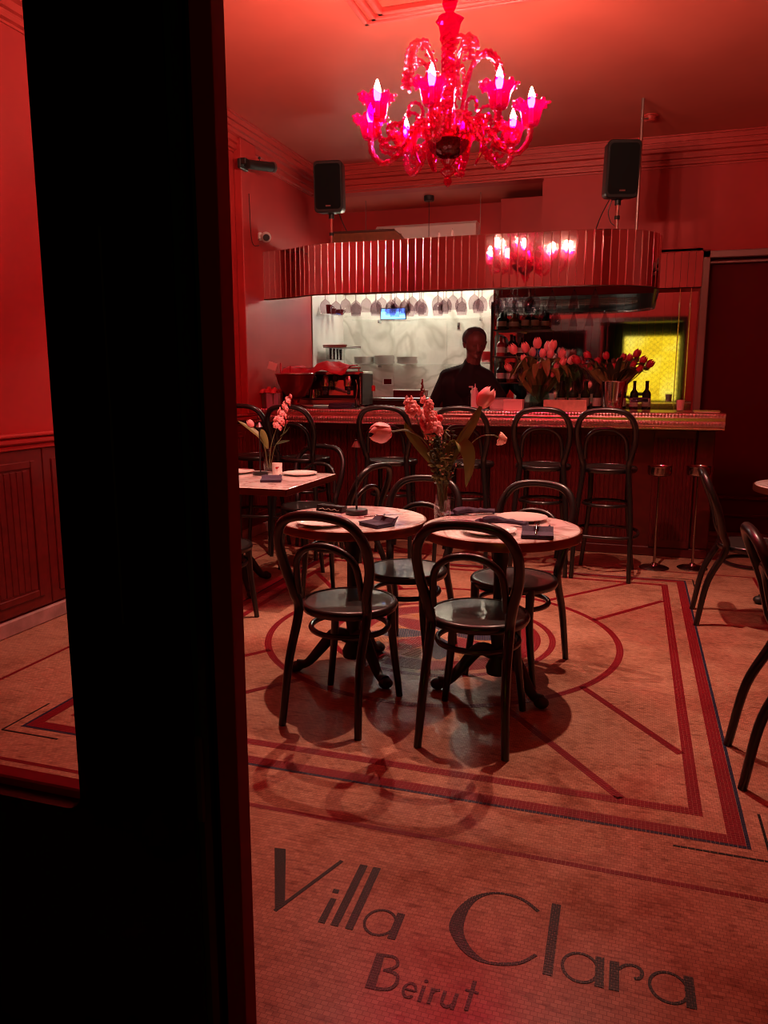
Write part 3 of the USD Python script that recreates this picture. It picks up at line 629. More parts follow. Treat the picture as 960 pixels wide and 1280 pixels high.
for x, y, lb in ((.200, 5.925, 'chrome pedestal stand with shallow round top, left of the pair by the bar end'), (.470, 6.00, 'chrome pedestal stand with shallow round top, right of the pair by the bar end')):
    t = thing('pedestal_stand', lb, 'stand', (x, y, 0), 0, 'chrome pedestal stands')
    obj('base', lathe([(0, 0), (.105, 0), (.108, .006), (.09, .014), (.03, .022), (.018, .04), (0, .042)], 32), 'dark_chrome', t, 40)
    obj('pole', tube([(0, 0, .03), (0, 0, .70)], .0095, 12), 'dark_chrome', t)
    obj('bowl', lathe([(0, .69), (.05, .69), (.078, .700), (.084, .715), (.084, .755), (.088, .762), (.082, .764), (.074, .752), (.070, .712), (0, .708)], 32), 'dark_chrome', t, 40)

# ================================================================ MIRRORED CANOPY OVER THE BAR
can = thing('bar_canopy', 'curved canopy over the bar clad in narrow mirror strips', 'canopy', (0, 0, 0))
path = spline([(XL + .004, 6.44, 0), (-3.04, 6.40, 0), (-2.84, 6.325, 0), (-2.68, 6.235, 0), (-2.50, 6.205, 0), (-2.2, 6.205, 0), (-1.2, 6.205, 0), (-.60, 6.235, 0), (-.30, 6.26, 0), (-.10, 6.335, 0), (.04, 6.44, 0), (.115, 6.58, 0), (.135, 6.75, 0), (.135, YB, 0)], 400)[:, :2]
Lc = LineString(path); body = Polygon(list(path) + [(XL + .004, YB)])
inn = body.buffer(-.012)
obj('top_board', extrude(inn, 2.47, 2.485), 'dark_wood', can, False)
obj('fascia', extrude(inn.intersection(Lc.buffer(.030)), 2.105, 2.485), 'dark_wood', can, False)
n = int(Lc.length / .0625); rnd2 = random.Random(3)
for i in range(n):
    a, b = (np.array(Lc.interpolate(Lc.length * (i + e) / n).coords[0]) for e in (0, 1))
    c = (a + b) / 2; d = b - a; ln = np.linalg.norm(d)
    s = cbox(0, .004, 2.295, ln - .0022, .010, .410, .0045)
    v = s.vertices; v[:, 1] += (v[:, 2] - 2.295) * rnd2.uniform(-.006, .006); s.vertices = v
    obj('mirror_strip', mv(s, c[0], c[1], 0, math.degrees(math.atan2(d[1], d[0])) + rnd2.uniform(-.8, .8)), 'mirror', can)
for i in range(n + 1):
    a = np.array(Lc.interpolate(Lc.length * i / n).coords[0]); obj('polished_edge', tube([(a[0], a[1], 2.092), (a[0], a[1], 2.498)], .0042, 8), 'mirror_edge', can)
edge_l = LineString([p for p in path]).parallel_offset(-.004, 'left') if False else Lc
obj('lower_edge', tube(np.c_[path[::4], np.full(len(path[::4]), 2.088)], .006, 6), 'dark_wood', can)
# mirror strips on the wall behind the bar
ms = thing('mirror_wall', 'wall behind the bar covered in narrow mirror strips', 'mirror', (0, 0, 0))
n = 26
for i in range(n):
    a = -1.315 + i * (1.80 / n)
    obj('mirror_strip', mv(cbox(0, 0, 1.55, 1.80 / n - .0008, .006, 1.20), a + .9 / n, YB - .005, 0, rnd2.uniform(-.22, .22)), 'mirror', ms)
for i in range(6):
    a = .145 + i * .060
    obj('mirror_strip', mv(cbox(0, 0, 2.335, .0578, .006, .30, .0018), a + .03, YB - .045, 0, rnd2.uniform(-.3, .3)), 'mirror', ms)
obj('upper_box', box(.145, .505, YB - .042, YB - .001, 2.185, 2.485), 'dark_wood', ms)
obj('edge_trim', [tube([(.335, YB - .013, .95), (.335, YB - .013, 2.18)], .005, 6), tube([(.425, YB - .013, .95), (.425, YB - .013, 2.18)], .005, 6)], 'mirror_edge', ms)

# chrome rod from the canopy top to the ceiling, loudspeakers, case, wall equipment
rod = thing('support_rod', 'thin metal rod rising from the canopy to the ceiling', 'rod', (-.058, 6.44, 0))
obj('rod', tube([(0, 0, 2.486), (0, 0, ZC)], .012, 10), 'steel', rod)
obj('flange', lathe([(0, 2.486), (.03, 2.486), (.03, 2.492), (.013, 2.496), (0, 2.496)], 16), 'steel', rod)
obj('clamp', [tube([(0, 0, 3.30), (.045, .01, 3.30)], .006, 6), ico(.016, (0, 0, 3.30), 1)], 'steel', rod)
def speaker(label, loc, rz, tilt):
    t = thing('loudspeaker', label, 'loudspeaker', loc, rz, 'loudspeakers on the canopy')
    def lean(m):
        m = m.copy(); m.apply_transform(trimesh.transformations.rotation_matrix(math.radians(tilt), [1, 0, 0])); return m
    sec = []                                              # rounded front outline, drawn in towards the back
    for y, w, h in ((-.105, .238, .398), (-.092, .25, .41), (.03, .24, .40), (.10, .17, .33), (.108, .15, .30)):
        p = np.array(sbox(-w / 2 + .035, -h / 2 + .035, w / 2 - .035, h / 2 - .035).buffer(.035, quad_segs=5).exterior.coords)[:-1]; sec.append(np.c_[p[:, 0], np.full(len(p), y), p[:, 1] + .205])
    obj('cabinet', lean(trimesh.convex.convex_hull(np.vstack(sec))), 'black_plastic', t, 30)
    g = extrude(sbox(-.08, .055, .08, .355).buffer(.028, quad_segs=5), 0, .006); v = g.vertices.copy(); g.vertices = np.c_[v[:, 0], -.105 - v[:, 2], v[:, 1]]; g.invert()
    obj('grille', lean(g), 'speaker_mesh', t)
    obj('badge', lean(box(-.022, .022, -.1135, -.111, .045, .058, .001)), 'steel', t)
    obj('pole_socket', lathe([(0, -.04), (.024, -.04), (.024, .0), (.05, .004), (0, .006)], 14), 'black_plastic', t)
    return t
speaker('black loudspeaker on the pole at the left end of the canopy', (-2.565, 6.47, 2.785), 8, 4)
speaker('black loudspeaker on the pole at the right end of the canopy', (-.205, 6.50, 2.750), 16, 5)
for x, y, z, lb in ((-2.565, 6.47, 2.746, 'chrome pole under the left loudspeaker'), (-.205, 6.50, 2.711, 'chrome pole under the right loudspeaker')):
    t = thing('speaker_pole', lb, 'pole', (x, y, 2.4855), 0)
    obj('pole', tube([(0, 0, 0), (0, 0, z - 2.4855)], .014, 10), 'chrome', t)
    obj('foot_plate', lathe([(0, 0), (.05, 0), (.05, .006), (.016, .01), (0, .01)], 16), 'black_plastic', t)
    obj('lock_ring', lathe([(0, .12), (.021, .12), (.021, .145), (0, .146)], 12), 'black_plastic', t)
obj('speaker_cable', tube(spline([(-2.52, 6.53, 2.80), (-2.50, 6.62, 2.70), (-2.44, 6.70, 2.56), (-2.36, 6.72, 2.491)], 20), .004, 6), 'black_plastic', None, label='thin black cable drooping from the left loudspeaker', cat='cable')
obj('speaker_cable', tube(spline([(-.27, 6.56, 2.77), (-.33, 6.60, 2.66), (-.37, 6.64, 2.56), (-.40, 6.68, 2.49)], 20), .004, 6), 'black_plastic', None, label='black cable running down outward from the right loudspeaker', cat='cable')
obj('speaker_cable', tube(spline([(-.25, 6.55, 2.76), (-.275, 6.56, 2.68), (-.255, 6.54, 2.60), (-.215, 6.53, 2.56)], 20), .0035, 6), 'black_plastic', None, label='short black cable looping to the pole of the right loudspeaker', cat='cable')
cs = thing('instrument_case', 'brown wooden case lying on top of the canopy', 'case', (-2.27, 6.72, 2.486), 3)
obj('case_body', mv(prism_y([(-.33, 0), (.38, 0), (.22, .17), (-.33, .17)], -.12, .12)), 'brown_case', cs)
obj('case_edge', [box(-.335, .225, -.125, -.115, .155, .175, .003), box(-.335, .225, .115, .125, .155, .175, .003)], 'dark_wood', cs)
for x, h, lb in ((-1.66, .135, 'white candle stub on the canopy, left of two'), (-1.545, .15, 'white candle stub on the canopy, right of two')):
    t = thing('candle', lb, 'candle', (x, 6.66, 2.486), 0)
    obj('wax', lathe([(0, 0), (.013, 0), (.013, h - .02), (.009, h - .008), (0, h - .006)], 12), 'white_plastic', t, 40); obj('wick', tube([(0, 0, h - .01), (.001, 0, h + .008)], .0012, 5), 'black_plastic', t)
ac = thing('air_conditioner', 'white wall air conditioner in the recess above the canopy', 'air conditioner', (-2.20, YK - .001, 2.665), 0)
obj('casing', prism_x([(-.20, .02), (-.17, 0), (0, 0), (0, .34), (-.15, .34), (-.19, .31)], -.545, .545), 'white_plastic', ac, 30)
obj('air_flap', box(-.50, .50, -.207, -.198, .025, .07, .003), 'white_china', ac)
obj('brand_mark', [box(-.505 + i * .017, -.492 + i * .017, -.1925, -.188, .290, .290 + h) for i, h in enumerate((.02, .014, .018, .013))], 'black_plastic', ac, False, label='small dark maker mark')
pd = thing('pendant_cord', 'black ceiling cap with a thin hanging cord in the recess', 'pendant lamp', (-2.075, 7.90, 0), 0)
obj('ceiling_cap', lathe([(0, 3.199), (.052, 3.199), (.052, 3.16), (.046, 3.150), (0, 3.15)], 20), 'black_plastic', pd, 30)
obj('cord', tube([(0, 0, 3.155), (0, 0, 2.66)], .0035, 6), 'black_plastic', pd)
obj('lamp_holder', lathe([(0, 2.58), (.02, 2.58), (.022, 2.64), (.008, 2.67), (0, 2.672)], 14), 'black_plastic', pd)
sd = thing('smoke_detector', 'round red painted smoke detector on the ceiling by the rod', 'smoke detector', (.0, 6.85, ZC), 0)
obj('base', lathe([(0, 0), (.06, 0), (.06, -.012), (0, -.014)], 24), 'trim_red', sd); obj('sensor', lathe([(0, -.012), (.048, -.012), (.045, -.034), (.03, -.044), (0, -.045)], 24), 'trim_red', sd)
tr = thing('spotlight', 'black cylindrical spotlight on the left wall near the cornice', 'spotlight', (XL, 5.98, 3.09), 0)
obj('wall_bracket', [box(.069, .10, -.10, .04, -.03, .045, .006), box(.09, .14, -.09, -.02, .0, .05, .006)], 'black_plastic', tr)
obj('barrel', tube([(.145, -.07, .0), (.20, .10, .022), (.235, .20, .036)], [.036, .038, .040], 16), 'black_plastic', tr, 40)
obj('lens_ring', tube([(.2335, .195, .0355), (.241, .217, .038)], .043, 16), 'steel', tr, 40)
obj('knob', [ico(.012, (.19, .06, .075), 1), tube([(.19, .06, .02), (.19, .06, .075)], .004, 6)], 'black_plastic', tr)
sc = thing('security_camera', 'small white security camera on the left wall above the canopy', 'camera', (XL + .001, 6.38, 2.62), 0)
obj('mount', mv(lathe([(0, 0), (.035, 0), (.035, .015), (.015, .03), (.012, .05), (0, .05)], 16), 0, 0, 0, ry=90), 'white_plastic', sc)
obj('shell', ico(.045, (.080, -.03, -.015), 2, (1, 1, 1)), 'white_plastic', sc, True)
obj('lens', tube([(.095, -.058, -.023), (.103, -.078, -.027)], [.030, .026], 16), 'black_plastic', sc)
obj('camera_cable', tube(spline([(XL + .012, 6.36, 2.60), (XL + .012, 6.25, 2.52), (XL + .08, 6.21, 2.515), (XL + .081, 6.08, 2.53), (XL + .081, 6.05, 2.9)], 24), .003, 6), 'black_plastic', None, label='thin cable running from the security camera up the pilaster', cat='cable')
# ================================================================ THE BARMAN (behind the counter, leaning on it with one arm)
def barman():
    t = thing('person', 'barman in a black long sleeved sweater leaning on the counter behind the bar', 'person', (0, 0, 0))
    A = lambda *p: np.array(p, float)
    hip, waist, chest, neck0, neck1 = A(-1.50, 7.06, .96), A(-1.50, 7.04, 1.12), A(-1.47, 6.98, 1.34), A(-1.415, 6.93, 1.47), A(-1.385, 6.90, 1.585)
    sl, sr = A(-1.645, 6.98, 1.405), A(-1.275, 6.93, 1.395)
    el, er = A(-1.765, 6.97, 1.17), A(-1.135, 6.86, 1.235)
    hl, hr = A(-1.73, 6.83, 1.00), A(-1.185, 6.685, 1.175)
    hd = A(-1.372, 6.875, 1.685); fx = A(.42, -.86, -.28); fx /= np.linalg.norm(fx); up = A(.05, -.26, .96); up -= fx * (up @ fx); up /= np.linalg.norm(up); sd = np.cross(fx, up)
    H = lambda f, u, s: hd + fx * f + up * u + sd * s
    bones = [((hip + A(-.09, 0, 0), .125), (hip + A(.09, 0, 0), .125)), ((hip, .15), (waist, .145)), ((waist + A(-.06, 0, 0), .12), (chest + A(-.10, 0, .0), .125)), ((waist + A(.06, 0, 0), .12), (chest + A(.10, 0, 0), .125)),
             ((chest, .14), (neck0, .085)), ((sl, .066), (chest + A(0, 0, .06), .11)), ((sr, .066), (chest + A(0, 0, .06), .11)), ((sl, .066), (neck0, .06)), ((sr, .066), (neck0, .06)), ((neck0, .072), (neck1, .067)), ((neck1, .067), (H(-.02, -.02, 0), .072)),
             ((sl, .062), (el, .045)), ((el, .044), (hl, .031)), ((sr, .062), (er, .045)), ((er, .044), (hr, .031)),
             ((hip + A(-.09, 0, 0), .10), (A(-1.60, 7.04, .50), .065)), ((A(-1.60, 7.04, .50), .062), (A(-1.61, 7.09, .09), .042)), ((hip + A(.09, 0, 0), .10), (A(-1.41, 7.04, .50), .065)), ((A(-1.41, 7.04, .50), .062), (A(-1.40, 7.09, .09), .042)),
             ((A(-1.61, 7.09, .045), .042), (A(-1.62, 6.94, .035), .034)), ((A(-1.61, 7.09, .05), .042), (A(-1.61, 7.09, .10), .042)), ((A(-1.40, 7.09, .045), .042), (A(-1.38, 6.94, .035), .034)), ((A(-1.40, 7.09, .05), .042), (A(-1.40, 7.09, .10), .042)),
             # head: skull, face, jaw, nose, brow, ears
             ((H(-.025, .045, 0), .098), (H(.015, .040, 0), .090)), ((H(.02, .0, -.02), .072), (H(.02, 0, .02), .072)), ((H(.035, -.066, 0), .056), (H(.0, -.02, 0), .082)), ((H(.070, -.085, 0), .022), (H(.05, -.08, 0), .034)),
             ((H(.098, .022, 0), .010), (H(.118, -.016, 0), .014)), ((H(.085, .038, -.035), .014), (H(.085, .038, .035), .014)), ((H(.085, -.05, -.015), .012), (H(.085, -.05, .015), .012)),
             ((H(-.01, .015, -.094), .018), (H(-.015, -.015, -.090), .012)), ((H(-.01, .015, .094), .018), (H(-.015, -.015, .090), .012))]
    # hands: palm and five separate fingers each
    def hand(w, d, p, s):
        d = d / np.linalg.norm(d); p = p - d * (p @ d); p /= np.linalg.norm(p); q = np.cross(d, p) * s
        out = [((w, .026), (w + d * .03, .024))]
        for k, (o, L) in enumerate(((-.030, .060), (-.010, .072), (.011, .078), (.031, .070))):
            b = w + d * .085 + q * o; out += [((w + d * .03 + q * o * .6, .015), (b, .012)), ((b, .0098), (b + d * L * .55 + p * .012, .0088)), ((b + d * L * .55 + p * .012, .0088), (b + d * L * .92 + p * .036, .0078))]
        th = w + d * .035 + q * .030
        return out + [((w + d * .015, .018), (th, .013)), ((th, .012), (th + q * .026 + d * .026 + p * .006, .010)), ((th + q * .026 + d * .026 + p * .006, .010), (th + q * .032 + d * .052 + p * .012, .0085))]
    bones += hand(hr + A(-.012, -.045, -.008), A(-.35, -.9, -.06), A(0, -.1, -1), 1) + hand(hl + A(.01, -.02, -.045), A(.15, -.35, -.9), A(.9, -.2, .2), -1)
    obj('body', hullchain(bones, .014, 8), 'skin', t, True)
    def grow(bs, g): return [((p, a + g), (q, b + g)) for (p, a), (q, b) in bs]
    obj('sweater', hullchain(grow([b for i, b in enumerate(bones[:9])] , .012) + grow(bones[11:15], .012) + [((neck0, .088), (neck0 + A(.006, -.006, .045), .079))], .02, 8), 'sweater_black', t, True, 'black long sleeved crew neck sweater')
    obj('trousers', hullchain(grow(bones[15:19], .012) + [((hip + A(-.09, 0, 0), .138), (hip + A(.09, 0, 0), .138))], .03, 6), 'trousers_black', t, True)
    obj('shoe', hullchain(grow([bones[19]], .012), .02, 4), 'black_plastic', t, True); obj('shoe', hullchain(grow([bones[21]], .012), .02, 4), 'black_plastic', t, True)
    hair = hullchain([((H(-.035, .052, -.01), .101), (H(-.035, .052, .01), .101)), ((H(-.055, .0, 0), .082), (H(-.035, .04, 0), .096))], .014, 4)
    v = hair.vertices; r = (v - hd) @ fx; z = (v - hd) @ up; keep = (r < .035 + .25 * np.clip(z - .06, 0, 1))
    v[~keep] = hd + (v[~keep] - hd) * .93; hair.vertices = v
    obj('hair', hair, 'hair_grey', t, True, 'short dark grey hair')
    for s in (-1, 1): obj('eye', ico(.011, H(.083, .014, s * .032), 1), 'hair_grey', t, True)
barman()

for (x, y), sd_ in zip(SPOTS, ('left', 'right')):
    sl_ = thing('ceiling_spotlight', f'small recessed ceiling spotlight just {sd_} of the chandelier', 'spotlight', (x, y, ZC))
    obj('housing', lathe([(.050, -.002), (.0515, -.002), (.0515, .072), (0, .072), (0, .071), (.050, .071), (.050, -.002)], 32, False), 'black_plastic', sl_, 30)
    obj('trim_ring', lathe([(.050, -.001), (.064, -.001), (.064, -.003), (.058, -.006), (.050, -.003), (.050, -.001)], 32, False), 'trim_red', sl_)
    obj('lamp', lathe([(0, .0695), (.030, .0695), (.030, .0705), (0, .0705)], 20), 'steel', sl_)

# ================================================================ THINGS ON THE BAR (counter top at 1.14)
ZB = 1.1402
em = thing('espresso_machine', 'steel two group espresso machine with black handles on the bar', 'coffee machine', (-2.66, 6.60, ZB))
obj('housing', [box(-.42, .36, .0, .16, .05, .30, .012), box(-.42, -.39, -.13, .16, .0, .32, .006), box(.34, .37, -.13, .16, .02, .30, .006)], 'black_plastic', em)
for x in (-.405, .355): obj('side_trim', tube([(x, -.135, .03), (x, -.135, .27)], .008, 8), 'chrome', em)
for x in (-.30, .0): obj('front_plate', box(x, x + .24, -.004, .004, .10, .24, .003), 'chrome', em)
obj('gauge', [mv(lathe([(0, 0), (.022, 0), (.024, .012), (0, .013)], 16), -.03, -.004, .26, rx=90)], 'white_china', em)
obj('drip_tray', [box(-.39, .34, -.14, .16, .02, .07, .008), box(-.38, .33, -.13, .0, .07, .076, .002)], 'steel', em)
obj('top_rail', [box(-.42, .37, -.11, .16, .285, .315, .006), tube([(-.40, -.11, .345), (.35, -.11, .345)], .008, 8)] + [tube([(x, -.11, .31), (x, -.11, .345)], .006, 6) for x in (-.38, -.13, .12, .33)], 'chrome', em)
for x in (.0, .22):
    g = obj('group_head', [mv(lathe([(0, 0), (.045, 0), (.045, .05), (.03, .09), (0, .09)], 16), x, -.07, .185)], 'chrome', em, 40)
    obj('portafilter', [mv(lathe([(0, 0), (.036, 0), (.038, .035), (0, .036)], 16), x, -.07, .148), tube([(x, -.09, .165), (x + .03, -.15, .155), (x + .07, -.26, .13)], [.012, .016, .018], 10)], 'black_plastic', em)
    obj('steam_knob', mv(lathe([(0, 0), (.028, 0), (.030, .02), (.022, .035), (0, .036)], 14), x - .10, -.11, .255, rx=90), 'black_plastic', em)
obj('steam_wand', tube(spline([(.30, -.10, .24), (.33, -.15, .18), (.32, -.17, .05)], 14), .005, 8), 'chrome', em)
obj('machine_foot', [mv(lathe([(0, 0), (.02, 0), (.02, .02), (0, .022)], 10), x, y) for x in (-.37, .32) for y in (-.10, .12)], 'black_plastic', em)
pit = thing('milk_pitcher', 'steel milk pitcher on the drip tray of the espresso machine', 'pitcher', (-2.80, 6.56, ZB + .077))
obj('jug', lathe([(0, 0), (.035, 0), (.037, .01), (.032, .06), (.029, .075), (.026, .072), (.028, .05), (0, .006)], 18), 'chrome', pit, 40); obj('handle', tube(spline([(.03, 0, .065), (.055, 0, .055), (.052, 0, .02), (.034, 0, .012)], 12), .004, 6), 'chrome', pit)
# red cloth crumpled over the machine
nx, ny = 40, 18; V = []
for i in range(nx):
    for j in range(ny):
        x = -3.03 + .62 * i / (nx - 1); y = 6.40 + .33 * j / (ny - 1)
        w = 1.505 + .075 * meshkit.fbm(np.array([x * 9, y * 11, 0.]), 3, 3) - .05 + .03 * math.sin(i * .35) * .5
        ed = max(0, .12 - (y - 6.40)) / .12; w -= ed ** 1.5 * .075; w += .035 * math.exp(-((x + 2.60) / .13) ** 2)
        V.append([x, y - ed * .03 + .012 * math.sin(x * 40), w])
V = np.array(V); F = [[i * ny + j, (i + 1) * ny + j, (i + 1) * ny + j + 1, i * ny + j + 1] for i in range(nx - 1) for j in range(ny - 1)]
F = np.array(F); F = np.vstack([F[:, [0, 1, 2]], F[:, [0, 2, 3]]])
n0 = len(V); V2 = np.vstack([V, V - [0, 0, .004]]); F2 = np.vstack([F, F[:, ::-1] + n0])
cl = obj('cloth', T(V2, F2), 'red_cloth', None, True, 'crumpled red cloth draped over the espresso machine', 'cloth')
cb = thing('champagne_bowl', 'large dark red metal champagne bowl on a foot at the left of the bar', 'bowl', (-2.855, 6.30, ZB))
obj('bowl', lathe([(0, .075), (.045, .078), (.085, .10), (.125, .15), (.155, .22), (.172, .285), (.180, .29), (.178, .296), (.166, .290), (.148, .22), (.118, .155), (.08, .11), (0, .09)], 40), 'red_metal', cb, 50)
obj('rim', mv(trimesh.creation.torus(.176, .006, 40, 8), 0, 0, .292), 'chrome', cb, 50)
obj('foot', lathe([(0, 0), (.095, 0), (.098, .008), (.075, .016), (.035, .028), (.028, .05), (.045, .078), (0, .078)], 32), 'red_metal', cb, 50)
for x, h, lb in ((-3.035, .385, 'thin red taper candle, the left and taller of two behind the champagne bowl'), (-2.885, .36, 'thin red taper candle, the right and shorter of two behind the champagne bowl')):
    c = thing('taper_candle', lb, 'candle', (x, 6.385 if x < -3 else 6.415, ZB) if x < -3 else (-2.95, 6.50 - .09, ZB)); obj('wax', lathe([(0, 0), (.009, 0), (.007, h), (.003, h + .006), (0, h + .008)], 10), 'red_cloth', c, 40); obj('holder', lathe([(0, 0), (.022, 0), (.022, .008), (.011, .02), (0, .022)], 14), 'chrome', c)
rb = thing('flower_box', 'lilac paper box of red roses at the left end of the bar', 'flower box', (-3.07, 6.235, ZB))
obj('box', lathe([(0, 0), (.075, 0), (.085, .125), (.078, .125), (.070, .01), (0, .01)], 4, False), 'lilac_box', rb, False)
def rose_mesh(r):
    ms = [ico(r * .62, (0, 0, 0), 2, (1, 1, .9))]
    for ring, (n, rr, tz) in enumerate(((4, .55, .25), (5, .78, .05), (6, .95, -.2))):
        for k in range(n):
            a = 2 * PI * k / n + ring * .5; m = ico(r * .52, (0, 0, 0), 2, (.35, 1, .85)); m.apply_transform(trimesh.transformations.rotation_matrix(-.25 - .15 * ring, [0, 1, 0])); m.apply_translation([r * rr * .75, 0, r * tz]); m.apply_transform(trimesh.transformations.rotation_matrix(a, [0, 0, 1])); ms.append(m)
    return cat_m(ms)
rose0 = None
RS = [(-.052, -.05, .14), (.0, -.062, .145), (.052, -.05, .14), (-.062, .0, .145), (-.01, -.008, .165), (.045, .0, .158), (-.045, .05, .14), (.01, .05, .15), (.06, .045, .14)]
ro = ordinals([(-3.07 + x, 6.235 + y) for x, y, z in RS])
for k, (x, y, z) in enumerate(RS):
    lb = f'{ro[k]} red rose from the left in the lilac flower box'
    if rose0 is None:
        rose0 = thing('rose', lb, 'rose', (-3.07 + x, 6.235 + y, ZB + z), 0, 'roses in the flower box'); obj('bloom', rose_mesh(.028), 'petal_rose', rose0, True); obj('stem', tube([(0, 0, -.015), (0, 0, -.11)], .003, 6), 'stem_green', rose0)
    else: dup(rose0, (-3.07 + x, 6.235 + y, ZB + z), 40 * k, lb)
cd = thing('card', 'tilted pale pink card on a stick above the rose box', 'card', (-3.05, 6.25, ZB + .10))
obj('sheet', mv(box(-.042, .042, -.001, .001, -.033, .033), .0, 0, .26, ry=18), 'pink_card', cd, False); obj('stick', tube([(.02, .004, .24), (.03, .004, .0)], .002, 6), 'pale_wood', cd)
bt = thing('syrup_bottle', 'small clear bottle with a red cap beside the espresso machine', 'bottle', (-2.17, 6.42, ZB))
obj('glass', lathe([(0, 0), (.033, 0), (.036, .01), (.034, .05), (.037, .055), (.034, .09), (.02, .125), (.014, .15), (0, .15)], 20), 'clear_glass', bt, 40); obj('cap', lathe([(0, .145), (.017, .145), (.017, .185), (.01, .195), (0, .195)], 14), 'red_cup', bt)
nk = thing('napkin_stack', 'stack of dark purple napkins leaning on the bar by the bowl', 'napkins', (-2.43, 6.29, ZB), 4)
for k in range(4): obj('napkin', mv(box(-.10, .11, -.05, .05, 0, .010, .003), k * .004, 0, .002 + .0105 * k, rz=k * 2.5 - 3), 'napkin_purple', nk)
obj('holder', [prism_y([(-.12, .0), (.135, .0), (.125, .075), (.115, .075), (.12, .008), (-.12, .008)], .052, .058)], 'black_plastic', nk)
wbt = thing('squeeze_bottle', 'white squeeze bottle beside the barman', 'bottle', (-1.262, 6.36, ZB))
obj('body', lathe([(0, 0), (.030, 0), (.033, .008), (.033, .13), (.022, .155), (.014, .16), (0, .16)], 20), 'white_plastic', wbt, 40); obj('nozzle', lathe([(0, .158), (.018, .158), (.018, .172), (.006, .18), (.003, .21), (0, .21)], 12), 'white_china', wbt)
sp = thing('spray_bottle', 'clear pump bottle behind the white squeeze bottle', 'bottle', (-1.335, 6.60, ZB))
obj('glass', lathe([(0, 0), (.030, 0), (.032, .10), (.015, .13), (0, .13)], 18), 'clear_glass', sp, 40); obj('pump', [lathe([(0, .128), (.016, .128), (.016, .15), (.005, .155), (.005, .18), (0, .18)], 12), box(-.03, .008, -.006, .006, .176, .188, .003)], 'white_plastic', sp)
gc = thing('caddy', 'grey speckled box between the barman and the pink card box', 'box', (-1.06, 6.45, ZB))
obj('body', box(-.085, .075, -.06, .06, 0, .085, .006), 'kitchen_marble', gc); obj('lid', box(-.088, .078, -.063, .063, .085, .095, .003), 'grey_plastic', gc)
pk = thing('card_box', 'small pink card box left of the tulip vase', 'box', (-.925, 6.26, ZB))
obj('box', box(-.075, .075, -.05, .05, 0, .085, .002), 'pink_card', pk); obj('lid', box(-.078, .078, -.053, .053, .07, .088, .002), 'pink_card', pk)
wd = thing('wooden_box', 'long pale pink wooden box between the two bouquets', 'box', (-.52, 6.27, ZB), 0)
obj('front', [box(-.165, .165, -.055, -.047, 0, .085, .002), box(-.165, .165, .047, .055, 0, .085, .002)], 'pale_wood', wd); obj('end', [box(-.165, -.157, -.047, .047, 0, .085), box(.157, .165, -.047, .047, 0, .085)], 'pale_wood', wd); obj('base', box(-.157, .157, -.047, .047, .002, .01), 'pale_wood', wd)
# vase of pink tulips
vz = thing('vase', 'dark glass vase holding the pink tulips on the bar', 'vase', (-.745, 6.46, ZB))
obj('glass', lathe([(0, 0), (.075, 0), (.085, .02), (.082, .10), (.068, .16), (.072, .20), (.067, .20), (.062, .16), (.075, .10), (.07, .012), (0, .012)], 28), 'green_glass', vz, 40)
obj('water', lathe([(0, .014), (.069, .014), (.073, .08), (.07, .11), (0, .11)], 24), 'clear_glass', vz, 40)
def tulip_bloom(L, R, open_=.0):
    ms = []
    for ring in range(2):
        for k in range(3):
            a = 2 * PI * k / 3 + ring * PI / 3; rr = R * (1 - .10 * ring); V, F = [], []
            for i in range(9):
                u = i / 8; rad = rr * (math.sin(PI * (.16 + .70 * u)) ** .8) * (1 + open_ * u) * (1 if u < .9 else .96); w = .72 * math.sin(PI * min(1, .25 + u * .75)) ** .6 + (.0)
                for j in range(7):
                    b = (j / 6 - .5) * 2 * w * (1.15); V.append([rad * math.cos(b), rad * math.sin(b), u * L - .10 * L * (abs(j / 3 - 1) ** 2) * u])
            for i in range(8):
                for j in range(6): F += [[i * 7 + j, i * 7 + j + 1, (i + 1) * 7 + j + 1], [i * 7 + j, (i + 1) * 7 + j + 1, (i + 1) * 7 + j]]
            V = np.array(V); n_ = len(V); V = np.vstack([V, V * [.95, .95, 1]]); F = F + [[c + n_, b_ + n_, a_ + n_] for a_, b_, c in F]
            m = T(V, F); m.apply_transform(trimesh.transformations.rotation_matrix(a, [0, 0, 1])); ms.append(m)
    ms.append(mv(lathe([(0, -.004), (R * .25, 0), (R * .55, L * .10), (0, L * .12)], 12)))
    return cat_m(ms)
def tulip(name, label, mat, loc, rz, tilt, L=.30, group=None, bl=.075, br=.028, lf=True, cat='tulip'):
    t = thing(name, label, cat, loc, rz, group, tilt=tilt)
    obj('stem', tube(spline([(0, 0, 0), (0, -.008, L * .5), (0, .006, L + .003)], 10), .0038, 6), 'stem_green', t, 50)
    obj('bloom', mv(tulip_bloom(bl, br), 0, .006, L), mat, t, 50)
    if lf: obj('leaf', leaf([(0.004, 0, L * .18), (.02, .015, L * .45), (.06, .03, L * .75), (.115, .05, L * .85)], .045, side=[.2, 1, 0]), 'leaf_green', t, True)
    return t
def aim(base, tip):
    d = np.array(tip) - np.array(base); L = np.linalg.norm(d); th = math.degrees(math.acos(d[2] / L)); az = math.degrees(math.atan2(d[1], d[0]))
    return az + 90, th if False else th, L          # RotateX by +th tips +z towards -y; so rotz turns -y to the azimuth
B1 = np.array([-.745, 6.46, ZB + .06]); p0 = None
